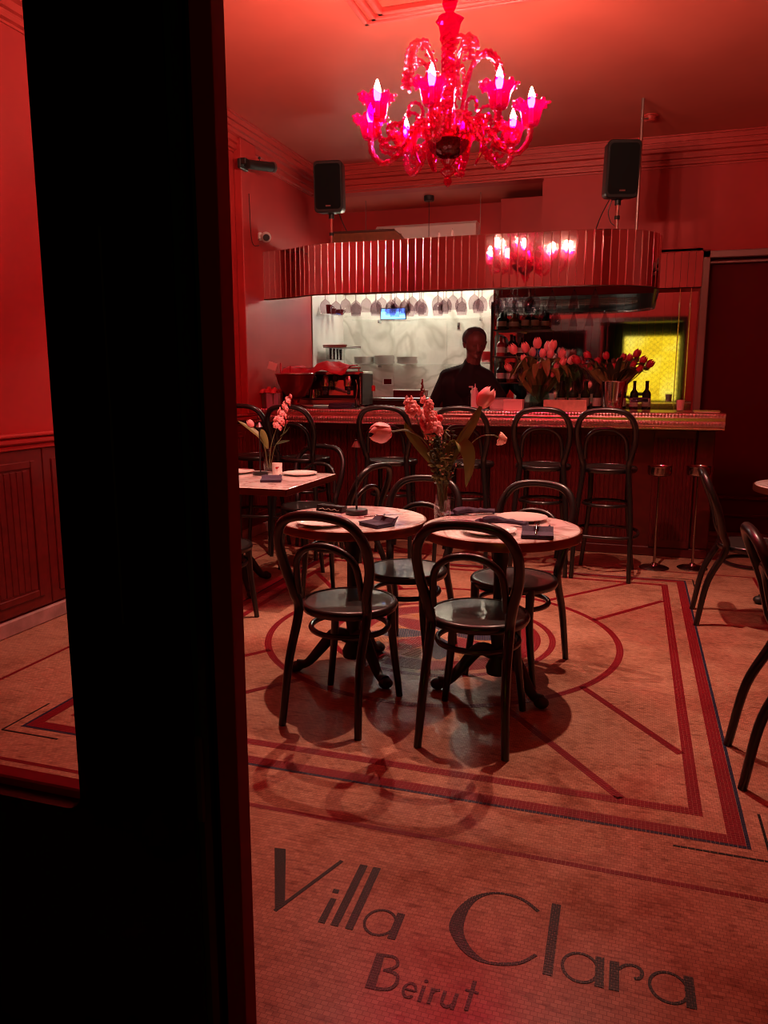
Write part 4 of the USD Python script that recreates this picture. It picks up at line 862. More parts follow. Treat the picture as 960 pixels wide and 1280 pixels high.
tips = [(-.965, 6.42, 1.615), (-.875, 6.45, 1.63), (-.785, 6.50, 1.665), (-.655, 6.50, 1.645), (-.875, 6.40, 1.545), (-.725, 6.42, 1.59), (-.61, 6.40, 1.49), (-.665, 6.46, 1.585), (-1.0, 6.40, 1.475), (-.745, 6.36, 1.50), (-.575, 6.46, 1.58), (-.70, 6.56, 1.64), (-.83, 6.56, 1.60), (-.56, 6.40, 1.52), (-.63, 6.36, 1.43), (-.50, 6.47, 1.53)]
to = ordinals(tips)
for k, tp in enumerate(tips):
    lb = f'{to[k]} pink tulip from the left in the dark glass vase on the bar'
    az, th, L = aim(B1, tp); s = (L - .03) / .36
    if p0 is None: p0 = tulip('tulip', lb, 'petal_pink', tuple(B1), az, th, .36 * s, 'pink tulips in the vase on the bar', .092, .036)
    else: dup(p0, tuple(B1), az, lb, tilt=th, s=(L - .03) / (np.linalg.norm(np.array(tips[0]) - B1) - .03))
NL = 16
lo = ordinals([(-.745 + .22 * math.cos(2 * PI * k / NL + .3), 6.46 + .154 * math.sin(2 * PI * k / NL + .3)) for k in range(NL)])
for k in range(NL):
    a = 2 * PI * k / NL + .3; u = np.array([math.cos(a), math.sin(a) * .7, 0]); b = np.array([-.745, 6.46, ZB + .17]); w = np.array([-u[1], u[0], .35]); q_ = .5 + .5 * math.sin(k * 2.3)
    obj('tulip_leaf', leaf([b + u * .02, b + u * .06 + [0, 0, .09 + .05 * q_], b + u * .14 + [0, 0, .15 + .09 * q_], b + u * .22 + [0, 0, .12 + .05 * q_], b + u * .26 + [0, 0, .04 + .06 * q_]], .075, side=w), 'leaf_green', None, True, f'{lo[k]} broad tulip leaf from the left arching out of the dark vase on the bar', 'leaf', 'tulip leaves of the bar bouquet')
bk = thing('flower_bucket', 'ribbed chrome bucket holding the dark red tulips', 'bucket', (-.165, 6.43, ZB))
bp = [(0, 0), (.070, 0), (.072, .01)] + [(.072 + .0006 * i + (.0025 if i % 2 else 0), .012 + .008 * i) for i in range(8)] + [(.082, .10), (.098, .225), (.102, .232), (.094, .23), (.078, .10), (.066, .012), (0, .012)]
obj('pail', lathe(bp, 32), 'chrome', bk, 40)
B2 = np.array([-.165, 6.43, ZB + .13]); p1 = None
tips2 = [(-.46, 6.42, 1.53), (-.38, 6.45, 1.565), (-.30, 6.40, 1.53), (-.17, 6.42, 1.50), (-.05, 6.43, 1.555), (.05, 6.42, 1.53), (.03, 6.38, 1.47), (-.10, 6.50, 1.56), (-.24, 6.52, 1.57), (.10, 6.46, 1.50), (-.36, 6.38, 1.48), (-.02, 6.37, 1.50), (-.22, 6.36, 1.49), (-.42, 6.48, 1.50), (.0, 6.5, 1.58), (-.13, 6.36, 1.53)]
to = ordinals(tips2)
for k, tp in enumerate(tips2):
    lb = f'{to[k]} dark red tulip from the left in the chrome bucket on the bar'
    az, th, L = aim(B2, tp)
    if p1 is None: p1 = tulip('dark_tulip', lb, 'petal_wine', tuple(B2), az, th, L - .03, 'dark red tulips in the chrome bucket', .082, .034, cat='tulip'); L0 = L
    else: dup(p1, tuple(B2), az, lb, tilt=th, s=(L - .03) / (L0 - .03))
lo = ordinals([(-.165 + .26 * math.cos(2 * PI * k / 14), 6.43 + .18 * math.sin(2 * PI * k / 14)) for k in range(14)])
for k in range(14):
    a = 2 * PI * k / 14; u = np.array([math.cos(a), math.sin(a) * .7, 0]); b = np.array([-.165, 6.43, ZB + .21])
    obj('foliage_leaf', leaf([b + u * .03, b + u * .10 + [0, 0, .09], b + u * .19 + [0, 0, .12 + .03 * (k % 3)], b + u * .26 + [0, 0, .10 + .05 * (k % 3)]], .05, side=[-u[1], u[0], .2]), 'leaf_dark', None, True, f'{lo[k]} dark green leaf from the left spreading from the chrome bucket', 'leaf', 'dark leaves of the bucket bouquet')
bw = thing('glass_bowl', 'shallow glass bowl right of the chrome bucket', 'bowl', (.03, 6.32, ZB))
obj('bowl', lathe([(0, 0), (.045, 0), (.05, .008), (.085, .05), (.10, .075), (.095, .075), (.08, .05), (.04, .012), (0, .010)], 28), 'clear_glass', bw, 40)
np1 = thing('napkin', 'folded dark purple napkin in the glass bowl on the bar', 'napkin', (.035, 6.32, ZB + .072), 30); obj('fold', [mv(box(-.07, .07, -.03, .03, 0, .02, .006), rz=20), mv(box(-.05, .06, -.025, .025, .02, .035, .005), rz=-15)], 'napkin_purple', np1)
gl = thing('tumbler', 'pale pink tumbler glass near the right end of the bar', 'glass', (.335, 6.37, ZB)); obj('glass', lathe([(0, 0), (.026, 0), (.028, .01), (.034, .105), (.032, .105), (.025, .012), (0, .012)], 20), 'clear_glass', gl, 40); obj('drink', lathe([(0, .013), (.025, .013), (.031, .09), (0, .09)], 18), 'pink_card', gl, 40)
ty = thing('tray', 'small flat tray at the right end of the bar', 'tray', (.52, 6.33, ZB)); obj('plate', box(-.09, .09, -.06, .06, 0, .008, .003), 'white_china', ty); obj('rim', [box(-.092, .092, -.062, -.056, .006, .014), box(-.092, .092, .056, .062, .006, .014), box(-.092, -.086, -.056, .056, .006, .014), box(.086, .092, -.056, .056, .006, .014)], 'zinc', ty)

# ================================================================ HANGING GLASSES, SHELVES AND KITCHEN
for y in (6.44, 6.62, 6.80, 6.98): obj('glass_rail', [tube([(XL + .55, y - .022, 2.168), (-.02, y - .022, 2.168)], .003, 6), tube([(XL + .55, y + .022, 2.168), (-.02, y + .022, 2.168)], .003, 6)] + [tube([(x, y, 2.17), (x, y, 2.468)], .004, 5) for x in (-2.6, -1.3, -.04)], 'steel', can)
def wine_glass(label, loc, kind, group):
    t = thing('wine_glass' if kind == 0 else 'flute_glass', label, 'glass', loc, 0, group)
    if kind == 0: bowl = [(.004, -.100), (.014, -.108), (.036, -.126), (.048, -.155), (.049, -.180), (.041, -.222)]
    else: bowl = [(.004, -.09), (.012, -.105), (.026, -.15), (.042, -.235)]
    obj('bowl', lathe(bowl, 20, False), 'rack_glass', t, 50); obj('stem', tube([(0, 0, -.001), (0, 0, -.103)], [.0045, .0045], 8), 'rack_glass', t, 50)
    obj('foot', lathe([(0, .003), (.033, .001), (.034, -.001), (.010, -.004), (0, -.005)], 20), 'rack_glass', t, 50); return t
GG, w0, k = 'wine glasses hanging under the canopy', None, 0
ROW = ('front', 'second', 'third', 'rear')
for ci, (x0, n_) in enumerate(((-2.62, 2), (-2.43, 3), (-2.24, 4), (-2.10, 4), (-1.97, 4), (-1.83, 4), (-1.61, 4), (-1.48, 2), (-1.30, 4), (-1.13, 3), (-1.0, 4), (-.86, 3))):
    for j in range(n_):
        x, y = x0 + .03 * j * (1 if j % 2 else -.6), (6.44, 6.62, 6.80, 6.98)[j]
        lb = f'clear wine glass hanging on the {ROW[j]} rail in the {ORD[ci]} row from the left'
        if w0 is None: w0 = wine_glass(lb, (x, y, 2.176), 0, GG)
        else: dup(w0, (x, y, 2.176), 0, lb)
f0 = None
for x, wd_ in ((-.67, 'left'), (-.50, 'middle'), (-.34, 'right')):
    lb = f'tall clear flute, the {wd_} of three hanging at the right of the rack'
    if f0 is None: f0 = wine_glass(lb, (x, 6.44, 2.176), 1, 'flutes at the right of the rack')
    else: dup(f0, (x, 6.44, 2.176), 0, lb)
def shelf(label, x0, x1, y0, y1, z, mat='clear_glass', br=True):
    t = thing('shelf', label, 'shelf', (0, 0, 0))
    obj('board', box(x0, x1, y0, y1, z - .010, z, .001), mat, t)
    if br: obj('bracket', [box(x - .008, x + .008, y1 - .09, y1 - .001, z - .03, z - .0105, .003) for x in (x0 + .25, x1 - .25)], 'steel', t)
    return t
shelf('upper glass shelf on the marble kitchen wall', -3.0, -1.36, 8.14, YK - .002, 2.03)
shelf('lower glass shelf on the marble kitchen wall', -3.0, -1.36, 8.12, YK - .002, 1.545)
shelf('upper glass shelf on the white side wall of the kitchen', XL + .014, -2.98, 7.62, 8.12, 2.06, br=False)
shelf('lower glass shelf on the white side wall of the kitchen', XL + .014, -2.98, 7.62, 8.12, 1.59, br=False)
def plate_mesh(r): return lathe([(0, .002), (r * .6, 0), (r * .66, .002), (r, .016), (r + .001, .019), (r * .66, .007), (0, .006)], 36)
PG = 'stacked white plates on the kitchen shelf'; pl0 = None
for x, y, n_, st in ((-2.90, 8.26, 9, 'left'), (-2.66, 8.26, 10, 'middle'), (-2.40, 8.26, 8, 'right')):
    for j in range(n_):
        lb = f'{ORD[j]} white plate from the bottom of the {st} stack on the lower glass shelf'
        at_ = (x + rnd.uniform(-.004, .004), y + rnd.uniform(-.004, .004), 1.546 + j * .0085)
        if pl0 is None: pl0 = thing('plate', lb, 'plate', at_, 0, PG); obj('dish', plate_mesh(.115), 'white_china', pl0, 40)
        else: dup(pl0, at_, 0, lb)
mg = thing('mug', 'big red cup on the lower glass shelf beside the barman', 'cup', (-1.505, 8.24, 1.546))
obj('cup', lathe([(0, 0), (.045, 0), (.062, .02), (.076, .08), (.080, .125), (.076, .127), (.070, .08), (.056, .022), (0, .010)], 30), 'red_cup', mg, 40); obj('handle', tube(spline([(.075, 0, .105), (.115, 0, .10), (.115, 0, .05), (.070, 0, .03)], 16), .009, 8), 'white_china', mg); obj('saucer', plate_mesh(.09), 'white_china', mg, 40)
for i, (y, r, h) in enumerate(((7.70, .035, .09), (7.80, .04, .06), (7.92, .04, .05), (8.03, .035, .07))):
    t = thing('cup', ('dark cup nearest the room', 'second dark cup from the room', 'third dark cup from the room', 'dark cup farthest from the room')[i] + ' on the upper side shelf of the kitchen', 'cup', (-3.09, y, 2.061)); obj('cup', lathe([(0, 0), (r * .7, 0), (r, h), (r - .003, h), (r * .65, .006), (0, .005)], 18), 'red_metal', t, 40); obj('handle', tube(spline([(r - .003, 0, h * .8), (r + .02, 0, h * .7), (r * .8, 0, h * .25)], 10), .004, 6), 'red_metal', t)
g0 = None
for i, y in enumerate((7.68, 7.78, 7.88, 7.98, 8.07)):
    lb = f'{ORD[i]} clear water glass from the room on the lower side shelf of the kitchen'
    if g0 is None: g0 = thing('water_glass', lb, 'glass', (-3.09, y, 1.591), 0, 'water glasses on the side shelf'); obj('glass', lathe([(0, 0), (.03, 0), (.036, .12), (.034, .12), (.028, .008), (0, .008)], 20), 'clear_glass', g0, 40); obj('base', lathe([(0, .001), (.027, .001), (.027, .010), (0, .010)], 18), 'clear_glass', g0)
    else: dup(g0, (-3.09, y, 1.591), 0, lb)
sv = thing('serving_board', 'long steel serving tray on the lower side shelf of the kitchen', 'tray', (-3.0, 7.88, 1.712), 0); obj('tray', box(-.15, .12, -.22, .22, 0, .012, .004), 'steel', sv); obj('rim', [box(-.15, .12, -.22, -.212, .012, .03, .002), box(-.15, .12, .212, .22, .012, .03, .002)], 'steel', sv)
bs = thing('screen', 'small lit blue screen on the marble behind the hanging glasses', 'screen', (-2.60, YK - .002, 2.035)); obj('frame', box(-.15, .15, -.02, 0, 0, .13, .004), 'black_plastic', bs); obj('display', box(-.14, .14, -.0215, -.0205, .010, .12), 'blue_screen', bs, False)
ot = thing('wall_socket', 'white framed wall socket on the marble kitchen wall', 'socket', (-2.665, YK - .0015, 1.36)); obj('plate', box(-.065, .065, -.01, 0, -.045, .045, .003), 'white_plastic', ot); obj('insert', box(-.045, .045, -.013, -.009, -.028, .028, .002), 'red_metal', ot)
bc = thing('back_counter', 'low dark red back counter with steel top against the marble', 'counter', (0, 0, 0))
obj('cabinet', box(XL + .02, -1.36, 8.0, YK - .002, 0, 1.16), 'bar_wood_red', bc); obj('steel_top', box(XL + .02, -1.36, 7.97, YK - .002, 1.16, 1.19, .004), 'steel', bc)
for k in range(4): obj('drawer', box(-3.1 + k * .43, -2.70 + k * .43, 7.985, 8.0, .80, 1.13, .004), 'bar_wood_red', bc)
cu = thing('cutting_board', 'dark red tray with a pale rim on the back counter', 'tray', (-2.33, 8.16, 1.191)); obj('tray', box(-.17, .17, -.10, .10, 0, .075, .006), 'red_metal', cu); obj('rim', box(-.175, .175, -.105, .105, .075, .085, .003), 'white_china', cu)
lp = thing('light_strip', 'slim white tube lamp fixed over the back counter, behind the canopy', 'lamp', (-2.15, 7.90, 2.44)); obj('housing', box(-.83, .83, -.04, .04, .022, .05, .004), 'white_plastic', lp)
obj('tube', tube([(-.80, 0, 0), (.80, 0, 0)], .014, 12), 'tube_glow', lp, label='glowing white tube')
for x in (-.815, .815): obj('end_cap', box(x - .015, x + .015, -.02, .02, -.018, .03, .003), 'white_plastic', lp)
for x in (-.6, .6): obj('hanger', tube([(x, 0, .05), (x, 0, .76)], .004, 6), 'steel', lp)
hd = thing('wall_hook', 'small dark hook on the marble under the upper glass shelf', 'hook', (-1.86, YK - .001, 1.99)); obj('plate', box(-.014, .014, -.008, 0, -.07, 0, .002), 'steel', hd); obj('hook', tube(spline([(0, -.008, -.03), (0, -.035, -.05), (0, -.04, -.03)], 10), .005, 6), 'black_plastic', hd)
# bottle shelves in front of the mirror wall
for z, lb in ((1.845, 'upper dark bottle shelf on the mirror wall'), (1.60, 'middle dark shelf on the mirror wall'), (1.355, 'lower dark shelf on the mirror wall')):
    shelf(lb, -1.30, -.78, YB - .20, YB - .012, z, 'dark_wood')
post = thing('shelf_post', 'dark upright at the left end of the bottle shelves', 'post', (-1.315, YB - .16, 0)); obj('upright', box(-.012, .012, -.012, .012, 1.0, 2.1, .002), 'dark_wood', post); obj('foot', box(-.02, .02, -.02, .02, .99, 1.0), 'dark_wood', post)
def bottle(label, loc, mat, R=.036, H=.26, group=None):
    t = thing('bottle', label, 'bottle', loc, 0, group)
    obj('glass', lathe([(0, 0), (R, 0), (R * 1.03, .008), (R * 1.03, H * .55), (R * .9, H * .63), (R * .4, H * .72), (R * .36, H * .95), (0, H * .95)], 20), mat, t, 40)
    obj('cap', lathe([(0, H * .94), (R * .42, H * .94), (R * .42, H), (0, H)], 12), 'black_plastic', t); obj('paper_label', lathe([(R * 1.04, H * .18), (R * 1.045, H * .18), (R * 1.045, H * .45), (R * 1.04, H * .45)], 20, False), 'bottle_label', t); return t
bl = [(-1.235, 1.846, 'bottle_dark', .045, .17, 'squat dark bottle at the left end of the upper bottle shelf'), (-1.12, 1.846, 'bottle_amber', .045, .155, 'amber bottle second on the upper bottle shelf'), (-1.015, 1.846, 'green_glass', .036, .19, 'green glass bottle in the middle of the upper bottle shelf'), (-.925, 1.846, 'green_glass', .036, .185, 'green glass bottle right of the middle on the upper shelf'), (-.83, 1.846, 'bottle_dark', .034, .16, 'dark bottle at the right end of the upper bottle shelf'),
      (-1.24, 1.601, 'red_cup', .038, .19, 'red bottle at the left end of the middle shelf'), (-1.14, 1.601, 'bottle_dark', .036, .20, 'dark bottle second on the middle shelf'), (-1.04, 1.601, 'bottle_dark', .033, .17, 'dark bottle third on the middle shelf'),
      (-1.24, 1.356, 'bottle_dark', .036, .20, 'dark bottle at the left end of the lower shelf'), (-1.14, 1.356, 'bottle_amber', .036, .19, 'amber bottle second on the lower shelf')]
for x, z, m_, R, H_, lb in bl: bottle(lb, (x, YB - .105, z), m_, R, H_)
lg = thing('back_ledge', 'dark ledge along the foot of the mirror wall', 'ledge', (0, 0, 0)); obj('board', box(-1.30, .48, YB - .24, YB - .012, 1.06, 1.09, .004), 'dark_wood', lg); obj('front', box(-1.30, .48, YB - .22, YB - .20, 0, 1.06), 'dark_wood', lg)
b0 = None
for i, x in enumerate(np.linspace(-.66, .10, 8)):
    lb = f'{ORD[i]} dark liquor bottle from the left on the ledge behind the flower bouquets'
    if b0 is None: b0 = bottle(lb, (x, YB - .12, 1.091), 'bottle_dark', .036, .28, 'dark bottles on the back ledge')
    else: dup(b0, (x, YB - .12, 1.091), 20 * i, lb)
# ================================================================ THINGS ON THE TABLES (tops at 0.75)
ZT = .7503
def plate(label, x, y, r=.115, z=ZT):
    t = thing('plate', label, 'plate', (x, y, z), 0)
    obj('dish', plate_mesh(r), 'white_china', t, 40)
    obj('foot_ring', lathe([(r * .50, .0005), (r * .50, -.0), (r * .55, -.0), (r * .55, .003)], 32), 'white_china', t)
    return t
plate('white plate on the left round table, seen through the chair back', -1.295, 3.115)
plate('white plate at the front of the right round table', -.555, 3.155)
plate('white plate at the back of the right round table', -.465, 3.500)
plate('white plate at the right end of the square table', -2.125, 4.735)
plate('white plate at the left of the square table', -2.58, 4.70)
def fork(label, loc, rz, tilt=0):
    t = thing('fork', label, 'fork', loc, rz, tilt=tilt)
    obj('handle', tube([(0, -.10, .002), (0, -.03, .003), (0, .03, .004)], [.0045, .003, .0028], 8, flat=.5), 'chrome', t, 40)
    obj('head', [box(-.011, .011, .028, .050, .003, .005, .001)] + [box(-.011 + i * .0064, -.0085 + i * .0064, .048, .088, .003, .0048) for i in range(4)], 'chrome', t)
def knife(label, loc, rz):
    t = thing('knife', label, 'knife', loc, rz)
    obj('handle', tube([(0, -.10, .003), (0, -.01, .003)], [.0055, .0045], 8, flat=.55), 'chrome', t, 40); obj('blade', mv(extrude(Polygon([(-.006, 0), (.007, 0), (.008, .07), (.002, .10), (-.005, .10)]), .002, .0034), 0, -.012, 0), 'chrome', t)
def napkin(label, loc, rz, kind):
    t = thing('napkin', label, 'napkin', loc, rz)
    if kind == 'fold':                       # folded pocket with peaked corners
        obj('pocket', [box(-.065, .065, -.055, .050, 0, .012, .004), mv(prism_x([(-.055, .012), (.03, .012), (.052, .034), (.048, .036), (.024, .018), (-.055, .017)], -.064, .064))], 'napkin_purple', t)
        obj('corner', [mv(extrude(Polygon([(-.02, 0), (.02, 0), (.004, .045)]), 0, .003), x, .046, .010, rx=38) for x in (-.045, .045)], 'napkin_purple', t)
    else:                                    # loosely rolled cloth
        n_ = 26; P = spline([(-.10, 0, .014), (-.05, .012, .020), (.0, -.006, .022), (.05, .010, .018), (.10, 0, .013)], n_)
        m = tube(P, .018 + .004 * np.sin(np.linspace(.3, 6, n_)), 14, flat=.7); v = m.vertices; m.vertices = v + .010 * (np.stack([meshkit.noise(v * np.array([34, 70, 70]), s) for s in (1, 2, 3)], 1) - .5)
        v = m.vertices; v[:, 2] = np.maximum(v[:, 2], .0006); m.vertices = v
        obj('roll', m, 'napkin_purple', t, True); obj('loose_corner', [leaf([(-.09, .0, .012), (-.125, .012, .016), (-.15, .03, .006)], .05, .002, side=[0, 1, .1])], 'napkin_purple', t, True)
napkin('dark purple napkin folded as a pocket, on the left round table', (-1.055, 3.170, ZT), -32, 'fold')
knife('table knife lying in the folded napkin on the left round table', (-1.03, 3.20, ZT + .040), -50)
napkin('dark purple napkin pocket holding a fork, front right of the right round table', (-.352, 3.140, ZT), 6, 'fold')
fork('fork with its tines up in the napkin pocket of the right round table', (-.356, 3.140, ZT + .038), 6, 5)
napkin('crumpled dark purple napkin at the back left of the right round table', (-.70, 3.575, ZT), 28, 'roll')
napkin('dark rolled napkin between the two plates of the right round table', (-.52, 3.345, ZT), -10, 'roll')
napkin('dark purple napkin lying flat at the front of the square table', (-2.16, 4.37, ZT), 20, 'fold')
fork('fork standing proud behind the plate on the square table', (-2.20, 4.83, ZT + .002), 40)
# dark printed packets
pc = thing('packet', 'dark printed packet lying at the back left of the left round table', 'packet', (-1.385, 3.455, ZT), -14)
obj('sleeve', mv(prism_x([(-.028, 0), (.028, 0), (.022, .030), (-.020, .030)], -.075, .075)), 'black_plastic', pc)
obj('print', [tube(spline([(-.06 + .012 * i, -.0285 + .004, .010 + .003 * (i % 3)) for i in range(11)], 40), .0012, 5)], 'bottle_label', pc, label='pale script on the packet')
# slim black table lamp
lm = thing('table_lamp', 'slim black table lamp with a tiny cone head on the left round table', 'lamp', (-1.243, 3.420, ZT))
obj('base', lathe([(0, 0), (.052, 0), (.054, .004), (.054, .020), (.050, .024), (0, .025)], 32), 'black_plastic', lm, 40)
obj('pole', tube([(0, 0, .024), (0, 0, .335)], .0048, 10), 'black_plastic', lm)
obj('shade', lathe([(.005, .352), (.0065, .350), (.022, .322), (.020, .321), (.004, .345)], 20, False), 'steel', lm, 30, 'tiny bright cone head')
obj('shade_cap', lathe([(0, .334), (.008, .334), (.006, .356), (0, .358)], 12), 'black_plastic', lm)
# tall vase on the right round table
VX, VY = -.812, 3.385
def glass_vase(label, x, y, R, H, loc_rim=0):
    t = thing('vase', label, 'vase', (x, y, ZT))
    m = lathe([(0, 0), (R * .92, 0), (R * .95, .006), (R, H), (R - .004, H), (R * .86, .03), (0, .024)], 16)
    obj('glass', m, 'vase_glass', t, 20)
    obj('cut_facets', [tube([(R * .955 * math.cos(a), R * .955 * math.sin(a), .008), (R * .972 * math.cos(a + .5), R * .972 * math.sin(a + .5), H * .42)], .0022, 5) for a in np.arange(10) * 2 * PI / 10], 'vase_glass', t, kind='stuff')
    return t
glass_vase('tall clear glass vase with a mixed bouquet on the right round table', VX, VY, .040, .172)
A3 = lambda *p: np.array(p, float)
def aimed(mesh, at, d):
    """Turns a bloom that grows along +z so that it grows along d from at."""
    d = np.array(d, float) / np.linalg.norm(d); m = mesh.copy(); m.apply_transform(trimesh.geometry.align_vectors([0, 0, 1], d)); m.apply_translation(at); return m
def flower(name, label, cat, path, bloom, mat, r=.0035, leaves=(), direction=None):
    t = thing(name, label, cat, tuple(path[0]))
    P = spline(np.array(path) - np.array(path[0]), 26); obj('stem', tube(P, r, 7), 'stem_green', t, 50)
    d = direction if direction is not None else P[-1] - P[-3]
    if bloom is not None: obj('bloom', aimed(bloom, P[-1], d), mat, t, 50)
    for lp_, w, side, mt in leaves: obj('leaf', leaf(np.array(lp_) - np.array(path[0]), w, side=side), mt, t, True)
    return t
fl0 = A3(VX, VY, .79)
flower('tulip', 'large open pink tulip leaning far left out of the tall vase', 'tulip', [fl0 + [-.01, 0, 0], (-.83, 3.38, .95), (-.875, 3.365, 1.09), (-.96, 3.345, 1.158), (-1.045, 3.335, 1.154)], tulip_bloom(.098, .047, .10), 'petal_pink', .004,
       [([(-.835, 3.38, .98), (-.90, 3.36, 1.07), (-.965, 3.36, 1.15), (-.985, 3.355, 1.195)], .042, [.8, .2, .55], 'leaf_green')])
flower('tulip', 'pink tulip standing up at the right of the tall vase', 'tulip', [fl0 + [.012, .005, 0], (-.795, 3.40, .95), (-.755, 3.43, 1.10), (-.70, 3.465, 1.21), (-.668, 3.490, 1.268)], tulip_bloom(.100, .040, .0), 'petal_pink', .004,
       [([(-.790, 3.405, 1.0), (-.745, 3.43, 1.10), (-.69, 3.465, 1.20), (-.655, 3.49, 1.285)], .046, [.7, .3, -.5], 'leaf_green')])
flower('tulip', 'deep pink closed tulip below the flower spike of the tall vase', 'tulip', [fl0 + [0, -.008, 0], (-.83, 3.375, .95), (-.87, 3.385, 1.08), (-.893, 3.395, 1.155)], tulip_bloom(.07, .025, -.1), 'petal_rose', .0035, [])
flower('bud', 'small round pink bud right of the flower spike', 'bud', [fl0 + [.004, .006, 0], (-.82, 3.40, .98), (-.825, 3.415, 1.10), (-.838, 3.425, 1.205)], ico(.015, (0, 0, .008), 2, (1, 1, 1.2)), 'petal_rose', .0025, [])
flower('ranunculus', 'small salmon ranunculus on a bent thin stem at the far right of the vase', 'flower', [fl0 + [.015, 0, 0], (-.785, 3.405, .98), (-.72, 3.43, 1.07), (-.665, 3.455, 1.128), (-.605, 3.48, 1.138), (-.565, 3.495, 1.118)], mv(rose_mesh(.032)), 'petal_pale', .0026, [], (1, .2, -.3))
def spike(name, label, base, mid, tip, z0, z1, n_, seed, mat, top=.05, fs=.021):
    t = thing(name, label, 'flower', tuple(base)); P = spline([np.zeros(3), np.array(mid) - base, np.array(tip) - base], 40); obj('stem', tube(P, np.linspace(.004, .0015, 40), 7), 'stem_green', t, 50)
    r2 = random.Random(seed)
    for k in range(n_):
        u = z0 + (z1 - z0) * k / (n_ - 1); i = min(39, int(u * 39)); a = k * 2.4; s = fs * r2.uniform(.8, 1.2) * (1.2 - .6 * (k / (n_ - 1))); o = np.array([math.cos(a), math.sin(a), .25]) * s * 1.15
        ms = []
        for j in range(5):
            b = j * 2 * PI / 5; m = ico(s * .62, (0, 0, 0), 1, (1, .9, .38)); m.apply_translation([s * .55, 0, 0]); m.apply_transform(trimesh.transformations.rotation_matrix(b, [0, 0, 1])); ms.append(m)
        ms.append(ico(s * .35, (0, 0, s * .2), 1))
        obj('floret', aimed(cat_m(ms), P[i] + o, o + [r2.uniform(-.003, .003)] * 3), mat, t, True)
    obj('bud_tip', [ico(.0075 * (1 - .5 * j / 12), P[-1] - [0, 0, top * (1 - j / 12)] + np.array([math.cos(j * 2.2), math.sin(j * 2.2), 0]) * .009 * (1 - j / 14), 1, (1, 1, 1.4)) for j in range(13)], 'petal_deep', t, True)
    return t
spike('stock_flower', 'tall pink flower spike with a dark bud tip in the tall vase', fl0, (-.85, 3.40, 1.08), (-.925, 3.43, 1.385), .60, .86, 22, 1, 'petal_pink', .10, .024)
spike('stock_flower', 'short side spray of pink florets left of the flower spike', fl0 + [-.006, .004, 0], (-.87, 3.39, 1.05), (-.985, 3.385, 1.31), .84, .99, 9, 2, 'petal_pink', .02, .022)
lv = thing('tulip_foliage', 'large drooping green tulip leaf at the right of the tall vase', 'leaf', tuple(fl0))
obj('leaf', leaf(np.array([(-.80, 3.395, .93), (-.79, 3.41, 1.04), (-.755, 3.425, 1.095), (-.71, 3.425, 1.07), (-.70, 3.42, .99), (-.712, 3.415, .90)]) - fl0, .070, .0018, .12, 24, [.92, .35, .25]), 'leaf_green', lv, True); obj('stalk', tube(np.array([fl0 + [.01, .004, 0], (-.80, 3.395, .93)]) - fl0, .003, 6), 'stem_green', lv)
r3 = random.Random(5)
gr = thing('greenery', 'fine leafy greenery with tiny pale buds in the mouth of the tall vase', 'greenery', tuple(fl0))
for k in range(26):
    a = r3.uniform(0, 2 * PI); s = r3.uniform(.3, 1.0); h = r3.uniform(.20, .36); u = np.array([math.cos(a), .7 * math.sin(a), 0])
    P = spline([u * .012, u * .022 + [0, 0, .11], u * .05 * s + [0, 0, h * .75], u * .085 * s + [0, 0, h]], 14); sp_ = obj('sprig', tube(P, .0016, 5), 'stem_green', gr, True)
    obj('leaflet', [leaf([P[j], P[j] + [r3.uniform(-.022, .022), r3.uniform(-.016, .016), .014], P[j] + [r3.uniform(-.035, .035), r3.uniform(-.02, .02), .012]], .013, .0008, n=6) for j in (6, 8, 10, 12, 13)], 'leaf_dark' if k % 2 else 'leaf_green', sp_, True, kind='stuff')
    if k % 3 == 0: obj('pale_bud', [ico(.0045, P[j] + [r3.uniform(-.012, .012), 0, r3.uniform(0, .012)], 1) for j in (10, 12, 13)], 'petal_pale', sp_, True, kind='stuff')
# square table: second vase, dark bottle behind it, votive cup
UX, UY = -2.355, 4.735
glass_vase('clear glass vase with a tulip and pink blossom on the square table', UX, UY, .038, .185)
ul0 = A3(UX, UY, .79)
flower('tulip', 'small pink tulip leaning left in the vase on the square table', 'tulip', [ul0 + [-.01, 0, 0], (-2.39, 4.74, .94), (-2.44, 4.755, 1.01), (-2.485, 4.762, 1.065)], tulip_bloom(.060, .024, 0), 'petal_pink', .0035,
       [([(-2.37, 4.74, .93), (-2.42, 4.75, 1.0), (-2.50, 4.745, 1.06), (-2.585, 4.74, 1.105)], .035, [0, .6, .8], 'leaf_green'), ([(-2.365, 4.738, .92), (-2.38, 4.74, .98), (-2.40, 4.74, 1.03), (-2.41, 4.74, 1.05)], .04, [.8, .3, 0], 'leaf_green')])
spike('stock_flower', 'pink blossom spike leaning right in the vase on the square table', ul0, (-2.335, 4.76, .98), (-2.252, 4.875, 1.285), .66, .98, 22, 4, 'petal_pink', .02)
flower('sprig', 'brown leafy sprig with pale buds right of the vase on the square table', 'greenery', [ul0 + [.01, 0, 0], (-2.32, 4.76, .93), (-2.28, 4.79, 1.0), (-2.245, 4.80, 1.10)], ico(.010, (0, 0, 0), 1, (1, 1, 1.5)), 'petal_deep', .0025,
       [([(-2.315, 4.765, .95), (-2.27, 4.78, .965), (-2.22, 4.79, .975)], .022, [0, .5, .8], 'leaf_dark'), ([(-2.29, 4.785, 1.0), (-2.24, 4.79, 1.04), (-2.22, 4.79, 1.07)], .02, [0, .6, .7], 'leaf_dark')])
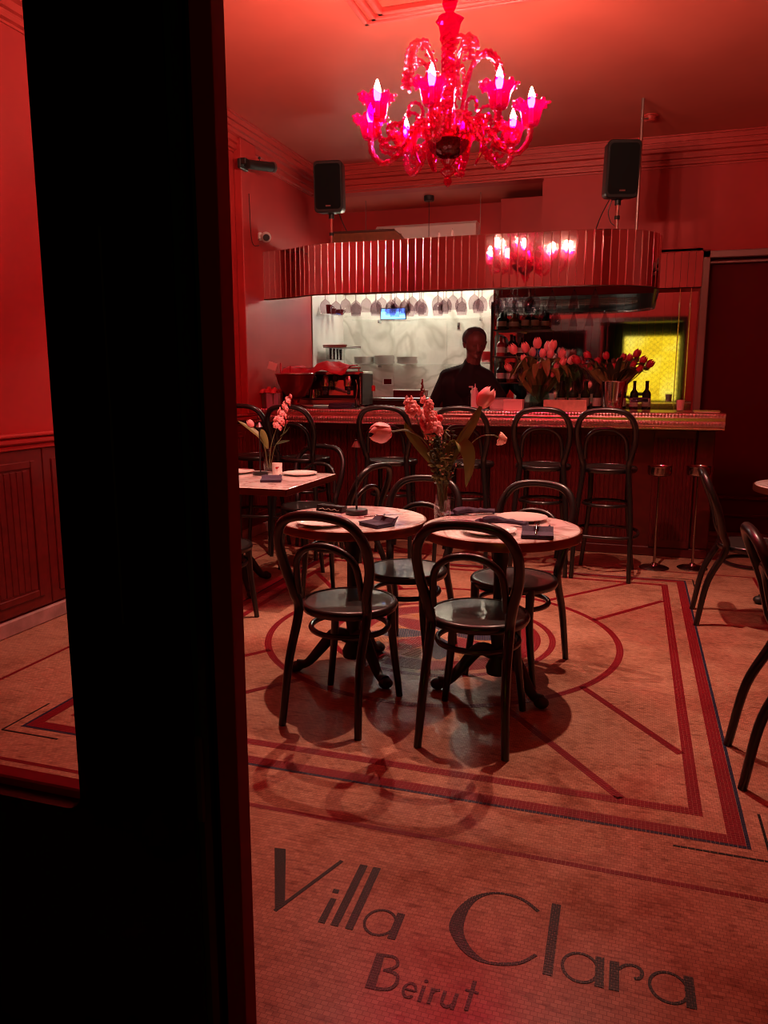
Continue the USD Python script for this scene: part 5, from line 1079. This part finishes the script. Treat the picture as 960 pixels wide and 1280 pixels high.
tk = thing('table_lamp', 'slim black table lamp behind the vase on the square table', 'lamp', (-2.38, 4.655, ZT))
obj('base', lathe([(0, 0), (.050, 0), (.052, .004), (.052, .018), (0, .021)], 28), 'black_plastic', tk, 40); obj('pole', tube([(0, 0, .02), (0, 0, .335)], .0048, 10), 'black_plastic', tk)
obj('shade', lathe([(.005, .352), (.0065, .350), (.022, .322), (.020, .321), (.004, .345)], 20, False), 'steel', tk, 30); obj('shade_cap', lathe([(0, .334), (.008, .334), (.006, .356), (0, .358)], 12), 'black_plastic', tk)
vt = thing('votive', 'squat pink white votive cup with a red motif right of the vase', 'candle holder', (-2.255, 4.655, ZT))
obj('cup', lathe([(0, 0), (.028, 0), (.033, .01), (.034, .085), (.030, .085), (.028, .012), (0, .012)], 22), 'white_china', vt, 40); obj('wax', lathe([(0, .012), (.028, .012), (.029, .06), (0, .06)], 18), 'pink_card', vt); obj('motif', [ico(.010, (.012, -.0325, .055), 1, (1, .2, .8)), ico(.006, (.022, -.0275, .06), 1, (.8, .4, .8))], 'red_cup', vt)

# ================================================================ ACROSS THE STREET: the lit shop window seen only in the mirror strips
sh = thing('shop_front', 'yellow lit shop window across the street, seen mirrored behind the bar', 'shop window', (0, 0, 0))
obj('window', box(-.30, 1.05, -6.02, -6.0, .85, 2.45), 'yellow_window', sh, False)
obj('wall', [box(-9, -.32, -6.3, -6.0, 0, 6), box(1.05, 9, -6.3, -6.0, 0, 6), box(-.32, 1.57, -6.3, -6.0, 2.47, 6), box(-.32, 1.57, -6.3, -6.0, 0, .83)], 'pavement', sh, False)
bars = []
for k in range(-14, 26):
    for s in (1, -1):
        x0 = -.30 + k * .14; a, b = (x0, .35), (x0 + s * 2.2, 2.55)
        l = LineString([a, b]).intersection(sbox(-.30, .85, 1.55, 2.45))
        if l.length > .05: (xa, za), (xb, zb) = l.coords[0], l.coords[-1]; bars.append(tube([(xa, -5.985, za), (xb, -5.985, zb)], .006, 4))
obj('lattice', bars, 'black_plastic', sh, kind='stuff')
